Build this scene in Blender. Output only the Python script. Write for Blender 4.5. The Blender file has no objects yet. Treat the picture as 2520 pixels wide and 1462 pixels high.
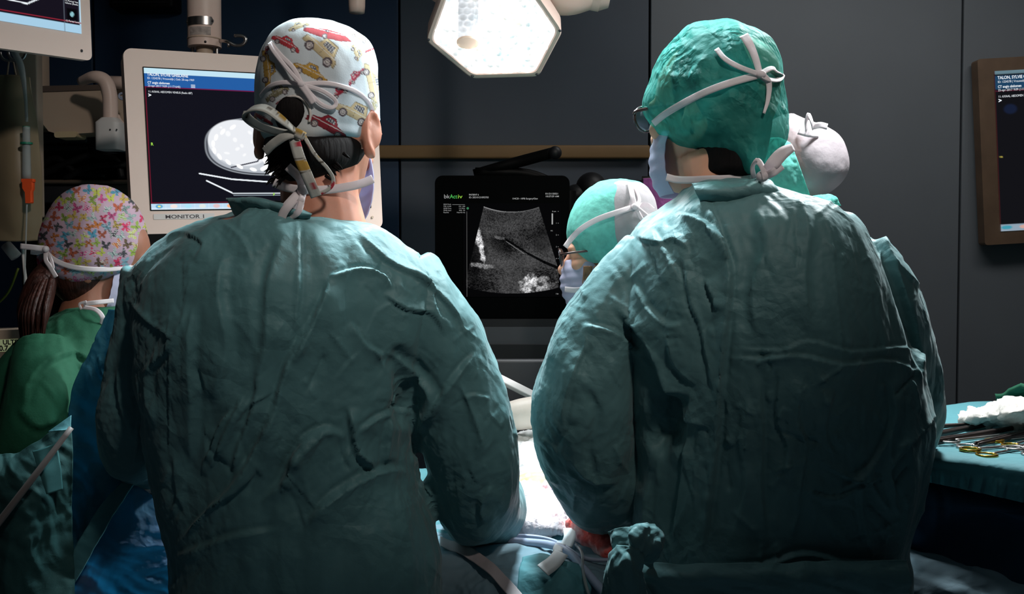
import bpy, bmesh, math, random
import numpy as np
from mathutils import Vector, Matrix, Euler
from mathutils.bvhtree import BVHTree
random.seed(7)
rng = np.random.default_rng(7)
SC = bpy.context.scene
COL = SC.collection
R = math.radians

# ------------------------------------------------------------------ camera
FPX, CX, CY, CZ, PITCH = 2500.0, 1260.0, 731.0, 1.45, R(2.0)
cam = bpy.data.cameras.new('camera'); camo = bpy.data.objects.new('camera', cam); COL.objects.link(camo)
camo.location = (0, 0, CZ); camo.rotation_euler = (R(90) - PITCH, 0, 0)
cam.sensor_width = 36; cam.lens = FPX * 36 / 2520; cam.clip_start = 0.05
SC.camera = camo
SC.view_settings.view_transform = 'Standard'; SC.view_settings.look = 'None'
SC.view_settings.gamma = 1; SC.view_settings.use_curve_mapping = False
SC.view_settings.exposure = 0.0

# ------------------------------------------------------------------ world and lights
w = bpy.data.worlds.new('world'); SC.world = w; w.use_nodes = True
w.node_tree.nodes['Background'].inputs[0].default_value = (0.5, 0.6, 0.7, 1)
w.node_tree.nodes['Background'].inputs[1].default_value = 0.02
def light(kind, name, loc, aim, energy, color=(1, 1, 1), size=0.2, cone=60, blend=0.5, sy=None):
    l = bpy.data.lights.new(name, kind); o = bpy.data.objects.new(name, l); COL.objects.link(o)
    o.location = loc; l.energy = energy; l.color = color
    o.rotation_euler = (Vector(aim) - Vector(loc)).to_track_quat('-Z', 'Y').to_euler()
    if kind == 'SPOT':
        l.spot_size = R(cone); l.spot_blend = blend; l.shadow_soft_size = size
    else:
        l.shape = 'RECTANGLE'; l.size = size; l.size_y = sy or size
    return o
# the operating lamp in view, and its two sister heads above the table, out of the frame
light('SPOT', 'operating_lamp_beam', (-0.03, 2.36, 1.98), (0.08, 2.06, 0.98), 26, (0.93, 0.98, 1.0), 0.13, 120, 0.5)
light('SPOT', 'operating_lamp_beam_right', (0.95, 2.20, 2.50), (0.40, 1.85, 1.3), 160, (0.92, 0.98, 1.0), 0.12, 104, 0.7)
light('SPOT', 'operating_lamp_beam_left', (0.05, 1.95, 2.75), (-0.05, 1.42, 1.55), 270, (0.76, 0.94, 1.0), 0.12, 62, 0.8)
# added fill lights up at the ceiling, with no visible fixtures
light('SPOT', 'fill_spot_rear', (0.62, -0.15, 2.88), (-0.03, 1.5, 2.0), 98, (1.0, 0.93, 0.86), 0.10, 49, 1.0)  # added fill spot, cone set so the lower gowns fade to dark
light('AREA', 'fill_area_overhead', (0.0, 1.15, 2.88), (0.0, 1.4, 0), 1.3, (0.85, 0.97, 1.0), 1.0, sy=0.4)  # added soft fill above the surgeons
light('AREA', 'fill_area_wall', (1.4, 2.9, 2.88), (1.5, 3.4, 0), 9, (1.0, 0.97, 0.95), 1.8, sy=0.4)  # added fill that brightens the back wall on the right

# ------------------------------------------------------------------ helpers
def P(px, py, Y):
    u = (CY - py) / FPX; x = (px - CX) / FPX
    d = Vector((x, math.cos(PITCH) + u * math.sin(PITCH), -math.sin(PITCH) + u * math.cos(PITCH)))
    return Vector((0, 0, CZ)) + d * (Y / d.y)
def proj(V):
    V = np.asarray(V, float); x = V[:, 0]; y = V[:, 1]; z = V[:, 2] - CZ
    c, s = math.cos(PITCH), math.sin(PITCH)
    dep = y * c - z * s; up = y * s + z * c
    dep = np.maximum(dep, 0.05)
    return CX + FPX * x / dep, CY - FPX * up / dep
def ray(px, py):
    a = P(px, py, 1.0) - Vector((0, 0, CZ)); return a.normalized()
def lin(c):
    c = c / 255.0
    return c / 12.92 if c <= 0.04045 else ((c + 0.055) / 1.055) ** 2.4
def C(r, g, b): return (lin(r), lin(g), lin(b), 1)
def sm(t): t = np.clip(t, 0, 1); return t * t * (3 - 2 * t)

def vnoise(p, seed=0):
    """smooth gradient-like value noise, p (N,3) -> about -1..1"""
    p = np.asarray(p, float); i = np.floor(p).astype(np.int64); f = p - i; f = f * f * f * (f * (f * 6 - 15) + 10)
    out = 0
    for dx in (0, 1):
        for dy in (0, 1):
            for dz in (0, 1):
                h = (i[:, 0] + dx) * 374761393 + (i[:, 1] + dy) * 668265263 + (i[:, 2] + dz) * 2147483647 + seed * 1274126177
                h = (h ^ (h >> 13)) * 1274126177; h = h ^ (h >> 16)
                v = (h & 0xffff) / 32767.5 - 1
                wt = (f[:, 0] if dx else 1 - f[:, 0]) * (f[:, 1] if dy else 1 - f[:, 1]) * (f[:, 2] if dz else 1 - f[:, 2])
                out = out + v * wt
    return out
def fbm(p, o=4, seed=0):
    s = 0; a = 1.0; p = np.asarray(p, float)
    for k in range(o): s = s + a * vnoise(p, seed + k * 17); p = p * 2.03 + 3.1; a *= 0.5
    return s

def tri(x): return 2 * np.abs(2 * (x - np.floor(x + .5))) - 1
def facets(V, sc, seed, st=(1, 1, .45), n=5):
    """flat facets meeting in sharp creases, as crushed paper cloth has"""
    g = np.random.default_rng(seed); Q = V * np.array(st) * sc; Wp = np.stack([fbm(Q * .35 + k * 9, 2, seed + k) for k in range(3)], 1) * .9; out = 0; a = 1.0
    for k in range(n):
        d = g.normal(size=3); d /= np.linalg.norm(d); out = out + a * tri((Q + Wp) @ d * (1 + .45 * k) + g.uniform()); a *= .68
    return out / 2.2
def crom(pts, n):
    """Catmull-Rom resample of tuples/vectors to n samples (arc-agnostic)"""
    A = np.array([list(p) for p in pts], float)
    if len(A) == 2:
        t = np.linspace(0, 1, n)[:, None]; return A[0] * (1 - t) + A[1] * t
    B = np.vstack([2 * A[0] - A[1], A, 2 * A[-1] - A[-2]])
    out = []
    for t in np.linspace(0, len(A) - 1 - 1e-9, n):
        i = int(t); f = t - i; p0, p1, p2, p3 = B[i], B[i + 1], B[i + 2], B[i + 3]
        out.append(0.5 * ((2 * p1) + (-p0 + p2) * f + (2 * p0 - 5 * p1 + 4 * p2 - p3) * f * f + (-p0 + 3 * p1 - 3 * p2 + p3) * f ** 3))
    return np.array(out)

# ---- materials
def mat(name, col, rough=0.6, metal=0.0, var=0.0, vscale=8, bump=0.0, bscale=60, emit=None, estr=1.0, attr=None, coat=0.0,
        trans=0.0, see=0.0, sheen=0.0, sss=0.0, kind='noise', bdist=0.002, spec=0.5, col2=None, glass=False):
    m = bpy.data.materials.new(name); m.use_nodes = True; nt = m.node_tree; N = nt.nodes; L = nt.links
    b = N['Principled BSDF']; out = N['Material Output']
    b.inputs['Base Color'].default_value = col; b.inputs['Roughness'].default_value = rough
    b.inputs['Metallic'].default_value = metal; b.inputs['Specular IOR Level'].default_value = spec
    if coat: b.inputs['Coat Weight'].default_value = coat
    if sheen: b.inputs['Sheen Weight'].default_value = sheen
    if sss:
        b.inputs['Subsurface Weight'].default_value = sss; b.inputs['Subsurface Radius'].default_value = (1, 0.25, 0.12); b.inputs['Subsurface Scale'].default_value = 0.012
    tc = N.new('ShaderNodeTexCoord'); src = None
    if attr:
        a = N.new('ShaderNodeAttribute'); a.attribute_name = attr; src = a.outputs['Color']
        L.new(src, b.inputs['Base Color'])
    if var or col2:
        n = N.new('ShaderNodeTexNoise'); n.inputs['Scale'].default_value = vscale; n.inputs['Detail'].default_value = 5
        L.new(tc.outputs['Object'], n.inputs['Vector'])
        r = N.new('ShaderNodeValToRGB'); v = max(var, 0.001)
        c2 = col2 or tuple(min(1, c * (1 + v)) for c in col[:3]) + (1,)
        c1 = col if col2 else tuple(c * (1 - v) for c in col[:3]) + (1,)
        r.color_ramp.elements[0].position = 0.3; r.color_ramp.elements[1].position = 0.7
        r.color_ramp.elements[0].color = c1; r.color_ramp.elements[1].color = c2
        L.new(n.outputs[0], r.inputs[0])
        if not attr: L.new(r.outputs[0], b.inputs['Base Color'])
    if bump:
        bn = N.new('ShaderNodeBump'); bn.inputs['Strength'].default_value = bump; bn.inputs['Distance'].default_value = bdist
        if kind == 'crumple':
            # crushed non-woven: facets from three warped triangle waves, strong only in patches, plus fibre grain
            nm = N.new('ShaderNodeTexNoise'); nm.inputs['Scale'].default_value = bscale * .35; L.new(tc.outputs['Object'], nm.inputs['Vector'])
            rm = N.new('ShaderNodeMapRange'); rm.inputs[1].default_value = 0.40; rm.inputs[2].default_value = 0.66; rm.inputs[3].default_value = 0.12; L.new(nm.outputs[0], rm.inputs[0])
            prev = None
            for q, (rx, ry, rz, sc, am) in enumerate(((.3, .9, .2, 1.0, 1.0), (1.1, -.5, .8, 1.7, .6), (-.7, .2, 1.5, 2.9, .38), (.9, 1.3, -.6, 5.0, .2))):
                mp = N.new('ShaderNodeMapping'); mp.inputs['Rotation'].default_value = (rx, ry, rz); L.new(tc.outputs['Object'], mp.inputs[0])
                wv = N.new('ShaderNodeTexWave'); wv.wave_type = 'BANDS'; wv.wave_profile = 'TRI'; wv.inputs['Scale'].default_value = bscale * .16 * sc
                wv.inputs['Distortion'].default_value = 11; wv.inputs['Detail'].default_value = 3.5; wv.inputs['Detail Scale'].default_value = 1.1; wv.inputs['Detail Roughness'].default_value = 0.55; wv.inputs['Phase Offset'].default_value = q * 2.1
                L.new(mp.outputs[0], wv.inputs['Vector'])
                ad = N.new('ShaderNodeMath'); ad.operation = 'MULTIPLY_ADD'; ad.inputs[1].default_value = am; L.new(wv.outputs['Fac'], ad.inputs[0])
                if prev is not None: L.new(prev, ad.inputs[2])
                else: ad.inputs[2].default_value = 0
                prev = ad.outputs[0]
            mm = N.new('ShaderNodeMath'); mm.operation = 'MULTIPLY'; L.new(prev, mm.inputs[0]); L.new(rm.outputs[0], mm.inputs[1])
            n3 = N.new('ShaderNodeTexNoise'); n3.inputs['Scale'].default_value = 700; n3.inputs['Detail'].default_value = 3
            L.new(tc.outputs['Object'], n3.inputs['Vector'])
            a2 = N.new('ShaderNodeMath'); a2.operation = 'MULTIPLY_ADD'; a2.inputs[1].default_value = 0.05
            L.new(n3.outputs[0], a2.inputs[0]); L.new(mm.outputs[0], a2.inputs[2])
            L.new(a2.outputs[0], bn.inputs['Height'])
        else:
            n2 = N.new('ShaderNodeTexNoise'); n2.inputs['Scale'].default_value = bscale; n2.inputs['Detail'].default_value = 6
            mp = N.new('ShaderNodeMapping')
            if kind == 'streak': mp.inputs['Scale'].default_value = (1, 1, 0.12)
            L.new(tc.outputs['Object'], mp.inputs[0]); L.new(mp.outputs[0], n2.inputs['Vector'])
            L.new(n2.outputs[0], bn.inputs['Height'])
        L.new(bn.outputs[0], b.inputs['Normal'])
    if emit is not None:
        b.inputs['Emission Color'].default_value = emit; b.inputs['Emission Strength'].default_value = estr
    elif attr and estr != 1.0:
        L.new(src, b.inputs['Emission Color']); b.inputs['Emission Strength'].default_value = abs(estr)
        b.inputs['Base Color'].default_value = (0, 0, 0, 1)
        for l in list(L):
            if l.to_socket == b.inputs['Base Color']: L.remove(l)
        b.inputs['Base Color'].default_value = (0.0008, 0.0008, 0.001, 1); b.inputs['Roughness'].default_value = 0.4; b.inputs['Specular IOR Level'].default_value = 0.0
    last = b.outputs[0]
    if trans:
        t = N.new('ShaderNodeBsdfTranslucent'); t.inputs[0].default_value = col
        if attr: L.new(src, t.inputs[0])
        mx2 = N.new('ShaderNodeMixShader'); mx2.inputs[0].default_value = trans; L.new(last, mx2.inputs[1]); L.new(t.outputs[0], mx2.inputs[2]); last = mx2.outputs[0]
    if see:
        t = N.new('ShaderNodeBsdfTransparent'); t.inputs[0].default_value = tuple(0.35 + 0.65 * c for c in col[:3]) + (1,)
        mx3 = N.new('ShaderNodeMixShader'); mx3.inputs[0].default_value = see; L.new(last, mx3.inputs[1]); L.new(t.outputs[0], mx3.inputs[2]); last = mx3.outputs[0]
    L.new(last, out.inputs[0])
    return m
M = {}
M['gown'] = mat('gown_nonwoven', C(92, 135, 138), 0.55, var=0.10, vscale=5, bump=0.42, bscale=30, kind='crumple', bdist=0.006, spec=0.35, sheen=0.15)
M['gown2'] = mat('gown_nonwoven_right', C(96, 136, 138), 0.55, var=0.10, vscale=5, bump=0.45, bscale=32, kind='crumple', bdist=0.006, spec=0.35, sheen=0.15)
M['scrub'] = mat('green_scrub_cotton', C(16, 84, 58), 0.85, var=0.12, bump=0.3, bscale=300, bdist=0.001)
M['skin'] = mat('skin', C(196, 132, 108), 0.5, var=0.10, vscale=25, bump=0.15, bscale=260, bdist=0.0006, sss=0.25)
M['skin2'] = mat('skin_pale', C(222, 166, 138), 0.5, var=0.08, vscale=25, bump=0.15, bscale=260, bdist=0.0006, sss=0.2)
M['skin3'] = mat('skin_tan', C(150, 98, 76), 0.5, var=0.08, vscale=25, bump=0.15, bscale=260, bdist=0.0006, sss=0.2)
M['hair'] = mat('hair_black', C(14, 10, 10), 0.75, var=0.4, vscale=90, spec=.15, bump=0.5, bscale=160, kind='streak', bdist=0.004)
M['hair_b'] = mat('hair_brown', C(52, 26, 20), 0.5, spec=.25, var=0.5, vscale=60, bump=0.8, bscale=160, kind='streak', bdist=0.004)
M['hair_l'] = mat('hair_light_brown', C(140, 96, 66), 0.45, var=0.4, vscale=60, bump=0.8, bscale=160, kind='streak', bdist=0.004)
M['tie'] = mat('white_mask_tie', C(236, 226, 228), 0.8, bump=0.3, bscale=700, bdist=0.0006, trans=0.25)
M['mask'] = mat('mask_nonwoven', C(206, 204, 228), 0.8, bump=0.4, bscale=120, bdist=0.001, trans=0.3)
M['mesh_cap'] = mat('white_mesh_cap', C(196, 184, 188), 0.8, bump=0.6, bscale=40, bdist=0.004, trans=0.25, see=0.22)
M['teal_cap'] = mat('teal_crepe_cap', C(122, 214, 200), 0.8, var=0.15, vscale=90, bump=0.6, bscale=90, bdist=0.002, trans=0.3)
M['bouffant'] = mat('green_bouffant_cap', C(66, 178, 166), 0.62, var=0.22, vscale=6, bump=0.7, bscale=46, kind='crumple', bdist=0.008, trans=0.25, see=0.5)
M['glasses'] = mat('glasses_frame_brown', C(60, 40, 36), 0.3, coat=0.5)
M['lens'] = mat('glasses_lens', C(190, 195, 205), 0.1, see=0.85)
M['plastic'] = mat('beige_device_plastic', C(222, 196, 184), 0.45, var=0.04, vscale=4, bump=0.08, bscale=400, bdist=0.0005)
M['plastic_d'] = mat('beige_device_plastic_dull', C(186, 164, 144), 0.55, var=0.06, vscale=4, bump=0.1, bscale=300, bdist=0.0006)
M['black'] = mat('black_plastic', C(9, 9, 10), 0.55, var=0.1, spec=0.2)
M['screenblack'] = mat('screen_glass_black', C(1, 1, 1), 0.4, spec=0.02)
M['dark'] = mat('dark_grey_plastic', C(26, 26, 29), 0.5, var=0.1)
M['grey'] = mat('mid_grey_plastic', C(62, 62, 66), 0.5, var=0.1)
M['steel'] = mat('brushed_steel', C(190, 186, 184), 0.28, metal=1.0, var=0.05)
M['gold'] = mat('gold_plated_steel', C(214, 170, 70), 0.22, metal=1.0, var=0.05)
M['lamp_body'] = mat('lamp_housing', C(236, 206, 192), 0.4, var=0.03, bump=0.05, bscale=300)
M['white'] = mat('white_paint', C(215, 212, 210), 0.5, var=0.03)
M['gauze'] = mat('white_gauze', C(205, 198, 192), 0.9, bump=0.7, bscale=90, bdist=0.004, var=0.03)
M['orange'] = mat('orange_clamp_plastic', C(236, 86, 36), 0.5, var=0.05)
M['green_pl'] = mat('green_plastic', C(20, 120, 92), 0.4, var=0.05)
M['clear'] = mat('clear_plastic_tube', C(200, 205, 205), 0.15, see=0.6)
M['bag'] = mat('beige_vinyl_bag', C(140, 124, 98), 0.5, var=0.12, vscale=6, bump=0.3, bscale=12, bdist=0.006)
M['blue_drape'] = mat('blue_nonwoven_drape', C(60, 134, 158), 0.75, var=0.10, vscale=5, bump=0.8, bscale=26, kind='crumple', bdist=0.006, trans=0.4)
M['teal_drape'] = mat('teal_nonwoven_drape', C(74, 132, 140), 0.75, var=0.08, vscale=5, bump=0.6, bscale=30, kind='crumple', bdist=0.004)
M['lilac_drape'] = mat('grey_lilac_drape', C(112, 138, 150), 0.8, var=0.08, vscale=5, bump=0.6, bscale=14, kind='crumple', bdist=0.006)
M['dteal_drape'] = mat('dark_teal_drape', C(30, 74, 74), 0.8, var=0.08, vscale=5, bump=0.6, bscale=14, kind='crumple', bdist=0.006)
M['navy_drape'] = mat('navy_underdrape', C(18, 62, 92), 0.7, var=0.1, vscale=5, bump=0.6, bscale=10, kind='crumple', bdist=0.008)
M['purple'] = mat('purple_crepe_drape', C(128, 62, 118), 0.85, var=0.15, vscale=60, bump=0.6, bscale=120, bdist=0.002)
M['tube_g'] = mat('grey_rubber_tube', C(150, 160, 182), 0.45, var=0.04)
M['tape'] = mat('white_tape', C(205, 208, 210), 0.7, bump=0.1, bscale=200)
M['glove'] = mat('cream_surgical_glove', C(232, 220, 208), 0.5, bump=0.4, bscale=50, bdist=0.002)
M['attr'] = mat('printed_cotton', C(200, 200, 200), 0.85, attr='pat', bump=0.35, bscale=500, bdist=0.0006, trans=0.12)
M['attr_g'] = mat('stained_gauze', C(200, 200, 200), 0.9, attr='pat', bump=0.9, bscale=60, bdist=0.006)
M['attr_screen'] = mat('screen_picture', C(0, 0, 0), 0.3, attr='pat', estr=1.05)
def emi(name, c, s=1.0): return mat(name, (0.01, 0.01, 0.01, 1), 0.3, emit=c, estr=s)
M['txt_w'] = emi('screen_text_white', (0.9, 0.95, 1, 1), 0.9)
M['txt_g'] = emi('screen_text_green', C(70, 190, 80), 1.0)
M['txt_l'] = emi('screen_text_lime', C(150, 210, 60), 1.0)
M['txt_dim'] = emi('screen_text_grey', C(170, 170, 170), 0.8)
M['ink'] = mat('label_ink', C(60, 50, 55), 0.6)
M['lcd'] = emi('lcd_lit', C(150, 160, 120), 0.5)

# ---- mesh building
class MB:
    def __init__(s): s.v = []; s.f = []
    def add(s, V, F):
        n = len(s.v); s.v.extend([tuple(map(float, p)) for p in V]); s.f.extend([tuple(i + n for i in f) for f in F]); return s
    def rings(s, RG, cap=True, closed=True):
        k = len(RG[0]); V = [p for r in RG for p in r]; F = []
        for i in range(len(RG) - 1):
            for j in range(k if closed else k - 1):
                a = i * k + j; b = i * k + (j + 1) % k; F.append((a, b, b + k, a + k))
        if cap and closed:
            F.append(tuple(range(k))[::-1]); F.append(tuple(range((len(RG) - 1) * k, len(RG) * k)))
        return s.add(V, F)
    def tube(s, pts, rad, n=12, res=None, flat=1.0):
        A = [tuple(p) for p in pts]
        if not hasattr(rad, '__len__'): rad = [rad] * len(A)
        D = [tuple(p) + (r,) for p, r in zip(A, rad)]
        D = crom(D, res or max(2, (len(A) - 1) * 6 + 1)) if len(A) > 2 or res else np.array(D, float)
        RG = []; up = None
        for i in range(len(D)):
            t = Vector(D[min(i + 1, len(D) - 1), :3] - D[max(i - 1, 0), :3]).normalized()
            if up is None: up = Vector((0, 0, 1)) if abs(t.z) < 0.9 else Vector((1, 0, 0))
            a = (up - t * up.dot(t)).normalized(); b = t.cross(a); up = a
            c = Vector(D[i, :3]); r = max(D[i, 3], 1e-5)
            RG.append([c + (a * math.cos(q) + b * math.sin(q) * flat) * r for q in [2 * math.pi * k / n for k in range(n)]])
        return s.rings(RG)
    def box(s, c, d, rot=None, bev=0.0):
        c = Vector(c); h = Vector(d) / 2; q = rot.to_matrix() if isinstance(rot, Euler) else (rot or Matrix.Identity(3))
        if bev:
            bm = bmesh.new(); bmesh.ops.create_cube(bm, size=1)
            for v in bm.verts: v.co = Vector((v.co.x * d[0], v.co.y * d[1], v.co.z * d[2]))
            bmesh.ops.bevel(bm, geom=bm.edges[:], offset=bev, segments=3, affect='EDGES', profile=0.5)
            V = [c + q @ v.co for v in bm.verts]; F = [[v.index for v in f.verts] for f in bm.faces]
            bm.free(); return s.add(V, F)
        V = [c + q @ Vector((x * h.x, y * h.y, z * h.z)) for x in (-1, 1) for y in (-1, 1) for z in (-1, 1)]
        return s.add(V, [(0, 1, 3, 2), (4, 6, 7, 5), (0, 4, 5, 1), (2, 3, 7, 6), (0, 2, 6, 4), (1, 5, 7, 3)])
    def ell(s, c, r, rot=None, n=20, m=12):
        c = Vector(c); q = rot.to_matrix() if isinstance(rot, Euler) else (rot or Matrix.Identity(3)); RG = []
        for i in range(m + 1):
            t = math.pi * (0.02 + 0.96 * i / m)
            RG.append([c + q @ Vector((r[0] * math.sin(t) * math.cos(p), r[1] * math.sin(t) * math.sin(p), -r[2] * math.cos(t))) for p in [2 * math.pi * k / n for k in range(n)]])
        return s.rings(RG)
    def prism(s, poly, fr, w0, w1):
        """poly of (u,v) in frame fr, extruded along its normal"""
        k = len(poly); V = [fr(u, v, w0) for u, v in poly] + [fr(u, v, w1) for u, v in poly]
        F = [tuple(range(k))[::-1], tuple(range(k, 2 * k))] + [(i, (i + 1) % k, (i + 1) % k + k, i + k) for i in range(k)]
        return s.add(V, F)
    def build(s, name, m, parent=None, smooth=True, angle=None):
        me = bpy.data.meshes.new(name); V = np.array(s.v, float)
        if parent is None: org = Vector(((V[:, 0].min() + V[:, 0].max()) / 2, (V[:, 1].min() + V[:, 1].max()) / 2, V[:, 2].min()))
        else: org = Vector(parent['_o'])
        me.from_pydata([tuple(p) for p in V - np.array(org)], [], s.f)
        bm = bmesh.new(); bm.from_mesh(me); bmesh.ops.recalc_face_normals(bm, faces=bm.faces); bm.to_mesh(me); bm.free()
        return link(name, me, m, parent, org, smooth, angle)
def link(name, me, m, parent, org, smooth=True, angle=None):
    me.materials.append(m)
    if smooth:
        me.polygons.foreach_set('use_smooth', [True] * len(me.polygons))
        if angle:
            me.set_sharp_from_angle(angle=R(angle))
    o = bpy.data.objects.new(name, me); COL.objects.link(o)
    o['_o'] = list(org)
    if parent is None: o.location = org
    else: o.parent = parent
    return o
def root(name, loc, label, cat, group=None):
    o = bpy.data.objects.new(name, None); COL.objects.link(o); o.location = loc; o['_o'] = list(loc); o.empty_display_size = 0.05
    return tag(o, label, cat, group)
def tag(o, label, cat, group=None):
    o['label'] = label; o['category'] = cat
    if group: o['group'] = group
    return o
def struct(o): o['kind'] = 'structure'; return o

def raw(mb, name='tmp'):
    me = bpy.data.meshes.new(name); me.from_pydata(mb.v, [], mb.f)
    bm = bmesh.new(); bm.from_mesh(me); bmesh.ops.recalc_face_normals(bm, faces=bm.faces); bm.to_mesh(me); bm.free(); return me
def fuse(mb, voxel, smooth=4):
    """one closed skin round overlapping closed pieces; returns numpy verts, faces"""
    me = raw(mb); o = bpy.data.objects.new('tmp', me); COL.objects.link(o)
    r = o.modifiers.new('r', 'REMESH'); r.mode = 'VOXEL'; r.voxel_size = voxel
    if smooth: s_ = o.modifiers.new('s', 'SMOOTH'); s_.iterations = smooth; s_.factor = 0.5
    dg = bpy.context.evaluated_depsgraph_get(); ev = o.evaluated_get(dg); m2 = ev.to_mesh()
    V = np.empty(len(m2.vertices) * 3); m2.vertices.foreach_get('co', V); V = V.reshape(-1, 3)
    nl = len(m2.loops); li = np.empty(nl, int); m2.loops.foreach_get('vertex_index', li)
    ls = np.empty(len(m2.polygons), int); m2.polygons.foreach_get('loop_start', ls)
    lt = np.empty(len(m2.polygons), int); m2.polygons.foreach_get('loop_total', lt)
    F = [tuple(li[a:a + b]) for a, b in zip(ls, lt)]
    ev.to_mesh_clear(); bpy.data.objects.remove(o); bpy.data.meshes.remove(me)
    return V, F
def normals(V, F):
    me = bpy.data.meshes.new('n'); me.from_pydata(V.tolist(), [], F); me.update()
    n = np.empty(len(V) * 3); me.vertices.foreach_get('normal', n); bpy.data.meshes.remove(me); return n.reshape(-1, 3)
def npbuild(name, V, F, m, parent, colors=None, smooth=True):
    me = bpy.data.meshes.new(name)
    org = Vector(parent['_o']) if parent is not None else Vector(((V[:, 0].min() + V[:, 0].max()) / 2, (V[:, 1].min() + V[:, 1].max()) / 2, V[:, 2].min()))
    me.from_pydata((V - np.array(org)).tolist(), [], F)
    if colors is not None:
        a = me.color_attributes.new('pat', 'FLOAT_COLOR', 'POINT'); c = np.ones((len(V), 4)); c[:, :3] = colors; a.data.foreach_set('color', c.ravel())
    return link(name, me, m, parent, org, smooth)

def folds(V, N, FL, face=-1):
    """real folds pressed into cloth along drawn lines. FL: (pts, width_px, amp_m, kind)"""
    px, py = proj(V); D = np.zeros(len(V)); vis = sm((-N[:, 1] + 0.25) / 0.35)
    for pts, wd, amp, kind in FL:
        if kind in 'st' and wd > 4: wd, amp = wd * .85, amp * .85
        A = crom(pts, (len(pts) - 1) * 4 + 1) if len(pts) > 2 else np.array(pts, float)
        L = np.r_[0, np.cumsum(np.hypot(*np.diff(A, axis=0).T))]; tot = L[-1]
        lo = A.min(0) - 4 * wd; hi = A.max(0) + 4 * wd
        ix = np.where((px > lo[0]) & (px < hi[0]) & (py > lo[1]) & (py < hi[1]) & (vis > 0))[0]
        if not len(ix): continue
        x = px[ix]; y = py[ix]; best = np.full(len(ix), 1e9); sg = np.zeros(len(ix)); tt = np.zeros(len(ix))
        for i in range(len(A) - 1):
            a = A[i]; d = A[i + 1] - a; l2 = max(d @ d, 1e-6)
            t = np.clip(((x - a[0]) * d[0] + (y - a[1]) * d[1]) / l2, 0, 1)
            qx = x - a[0] - t * d[0]; qy = y - a[1] - t * d[1]; dd = np.hypot(qx, qy)
            c = d[0] * (y - a[1]) - d[1] * (x - a[0]); k = dd < best
            best[k] = dd[k]; sg[k] = np.sign(c[k]); tt[k] = (L[i] + t[k] * math.sqrt(l2)) / tot
        e = np.minimum(sm(tt / 0.22), sm((1 - tt) / 0.22)) ** 0.8
        e = np.where((tt <= 0) | (tt >= 1), 0, e)
        if kind == 'r': f = np.exp(-(best / wd) ** 2)
        elif kind == 'v': f = -np.exp(-(best / wd) ** 2)
        elif kind == 'c': f = -np.exp(-(best / wd))
        elif kind == 'k': f = np.exp(-(best / wd))
        else:                                   # overlap: 's' steep on the +side, 't' steep on the -side
            q = best * sg * (1 if kind == 's' else -1)
            f = np.where(q < 0, np.exp(q / (3.0 * wd)), np.exp(-np.maximum(q, 0) / (0.55 * wd))) - 0.30 * np.exp(-((q - 1.3 * wd) / (0.9 * wd)) ** 2)
        D[ix] += 1.12 * amp * f * e * vis[ix]
    return D
def random_creases(box, n, seed, ang=(40, 140), ln=(30, 120), wd=(2.5, 4.5), amp=(0.0006, 0.0020)):
    g = np.random.default_rng(seed); out = []
    for _ in range(int(n * .65)):
        x = g.uniform(box[0], box[2]); y = g.uniform(box[1], box[3]); a = R(g.uniform(*ang)); l = g.uniform(*ln)
        dx, dy = math.cos(a) * l / 2, math.sin(a) * l / 2; b = g.uniform(-0.15, 0.15) * l
        out.append(([(x - dx, y - dy), (x - dy * b / l, y + dx * b / l), (x + dx, y + dy)], g.uniform(*wd), g.uniform(*amp), g.choice(['k', 'c', 'k', 's'])))
    return out

def sil_rings(rows, nr, k, n=2.0, top=True):
    """rows: (py, xl, xr, Yc, depth_front, depth_back) in photo rows at depth Yc"""
    D = crom(rows, nr); RG = []
    for py, xl, xr, Y, df, db in D:
        c = P((xl + xr) / 2, py, Y); rx = max((xr - xl) / 2, 1) / FPX * Y; ring = []
        for j in range(k):
            a = 2 * math.pi * j / k; ca, sa = math.cos(a), math.sin(a)
            x = rx * math.copysign(abs(ca) ** (2 / n), ca); yy = math.copysign(abs(sa) ** (2 / n), sa); yy *= df if yy > 0 else db
            ring.append((c.x + x * (1 + yy / Y), c.y + yy, c.z))
        RG.append(ring)
    return RG
def ring_mesh(RG, cap=True):
    m = MB(); m.rings(RG, cap=cap); return np.array(m.v), m.f
def bvh(o):
    me = o.data; O = Vector(o['_o']); return BVHTree.FromPolygons([v.co + O for v in me.vertices], [p.vertices[:] for p in me.polygons])
def on(tree, px, py, off=0.002, Ydef=None):
    d = ray(px, py); h = tree.ray_cast(Vector((0, 0, CZ)), d)
    if h[0] is None:
        return P(px, py, Ydef)
    return h[0] - d * off
def ribbon(name, pts, wd, m, parent, nrm=(0, -1, 0), th=0.0004, res=None, twist=None):
    A = crom([tuple(p) for p in pts], res or max(6, len(pts) * 6)); RG = []
    for i in range(len(A)):
        t = Vector(A[min(i + 1, len(A) - 1)] - A[max(i - 1, 0)]).normalized(); n_ = Vector(nrm)
        if twist: n_ = Matrix.Rotation(R(twist[0] + (twist[1] - twist[0]) * i / (len(A) - 1)), 3, t) @ n_
        s = t.cross(n_)
        if s.length < 1e-3: s = t.cross(Vector((1, 0, 0.2)))
        s.normalize(); n2 = s.cross(t); c = Vector(A[i]); ww = wd(i / (len(A) - 1)) if callable(wd) else wd
        ww *= 1.25; RG.append([c + s * ww / 2 + n2 * th, c + s * ww * 0.2 + n2 * th * 1.3, c - s * ww * 0.2 + n2 * th * 1.3, c - s * ww / 2 + n2 * th, c - s * ww / 2 - n2 * th, c + s * ww / 2 - n2 * th])
    b = MB(); b.rings(RG); return b.build(name, m, parent)
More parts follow.
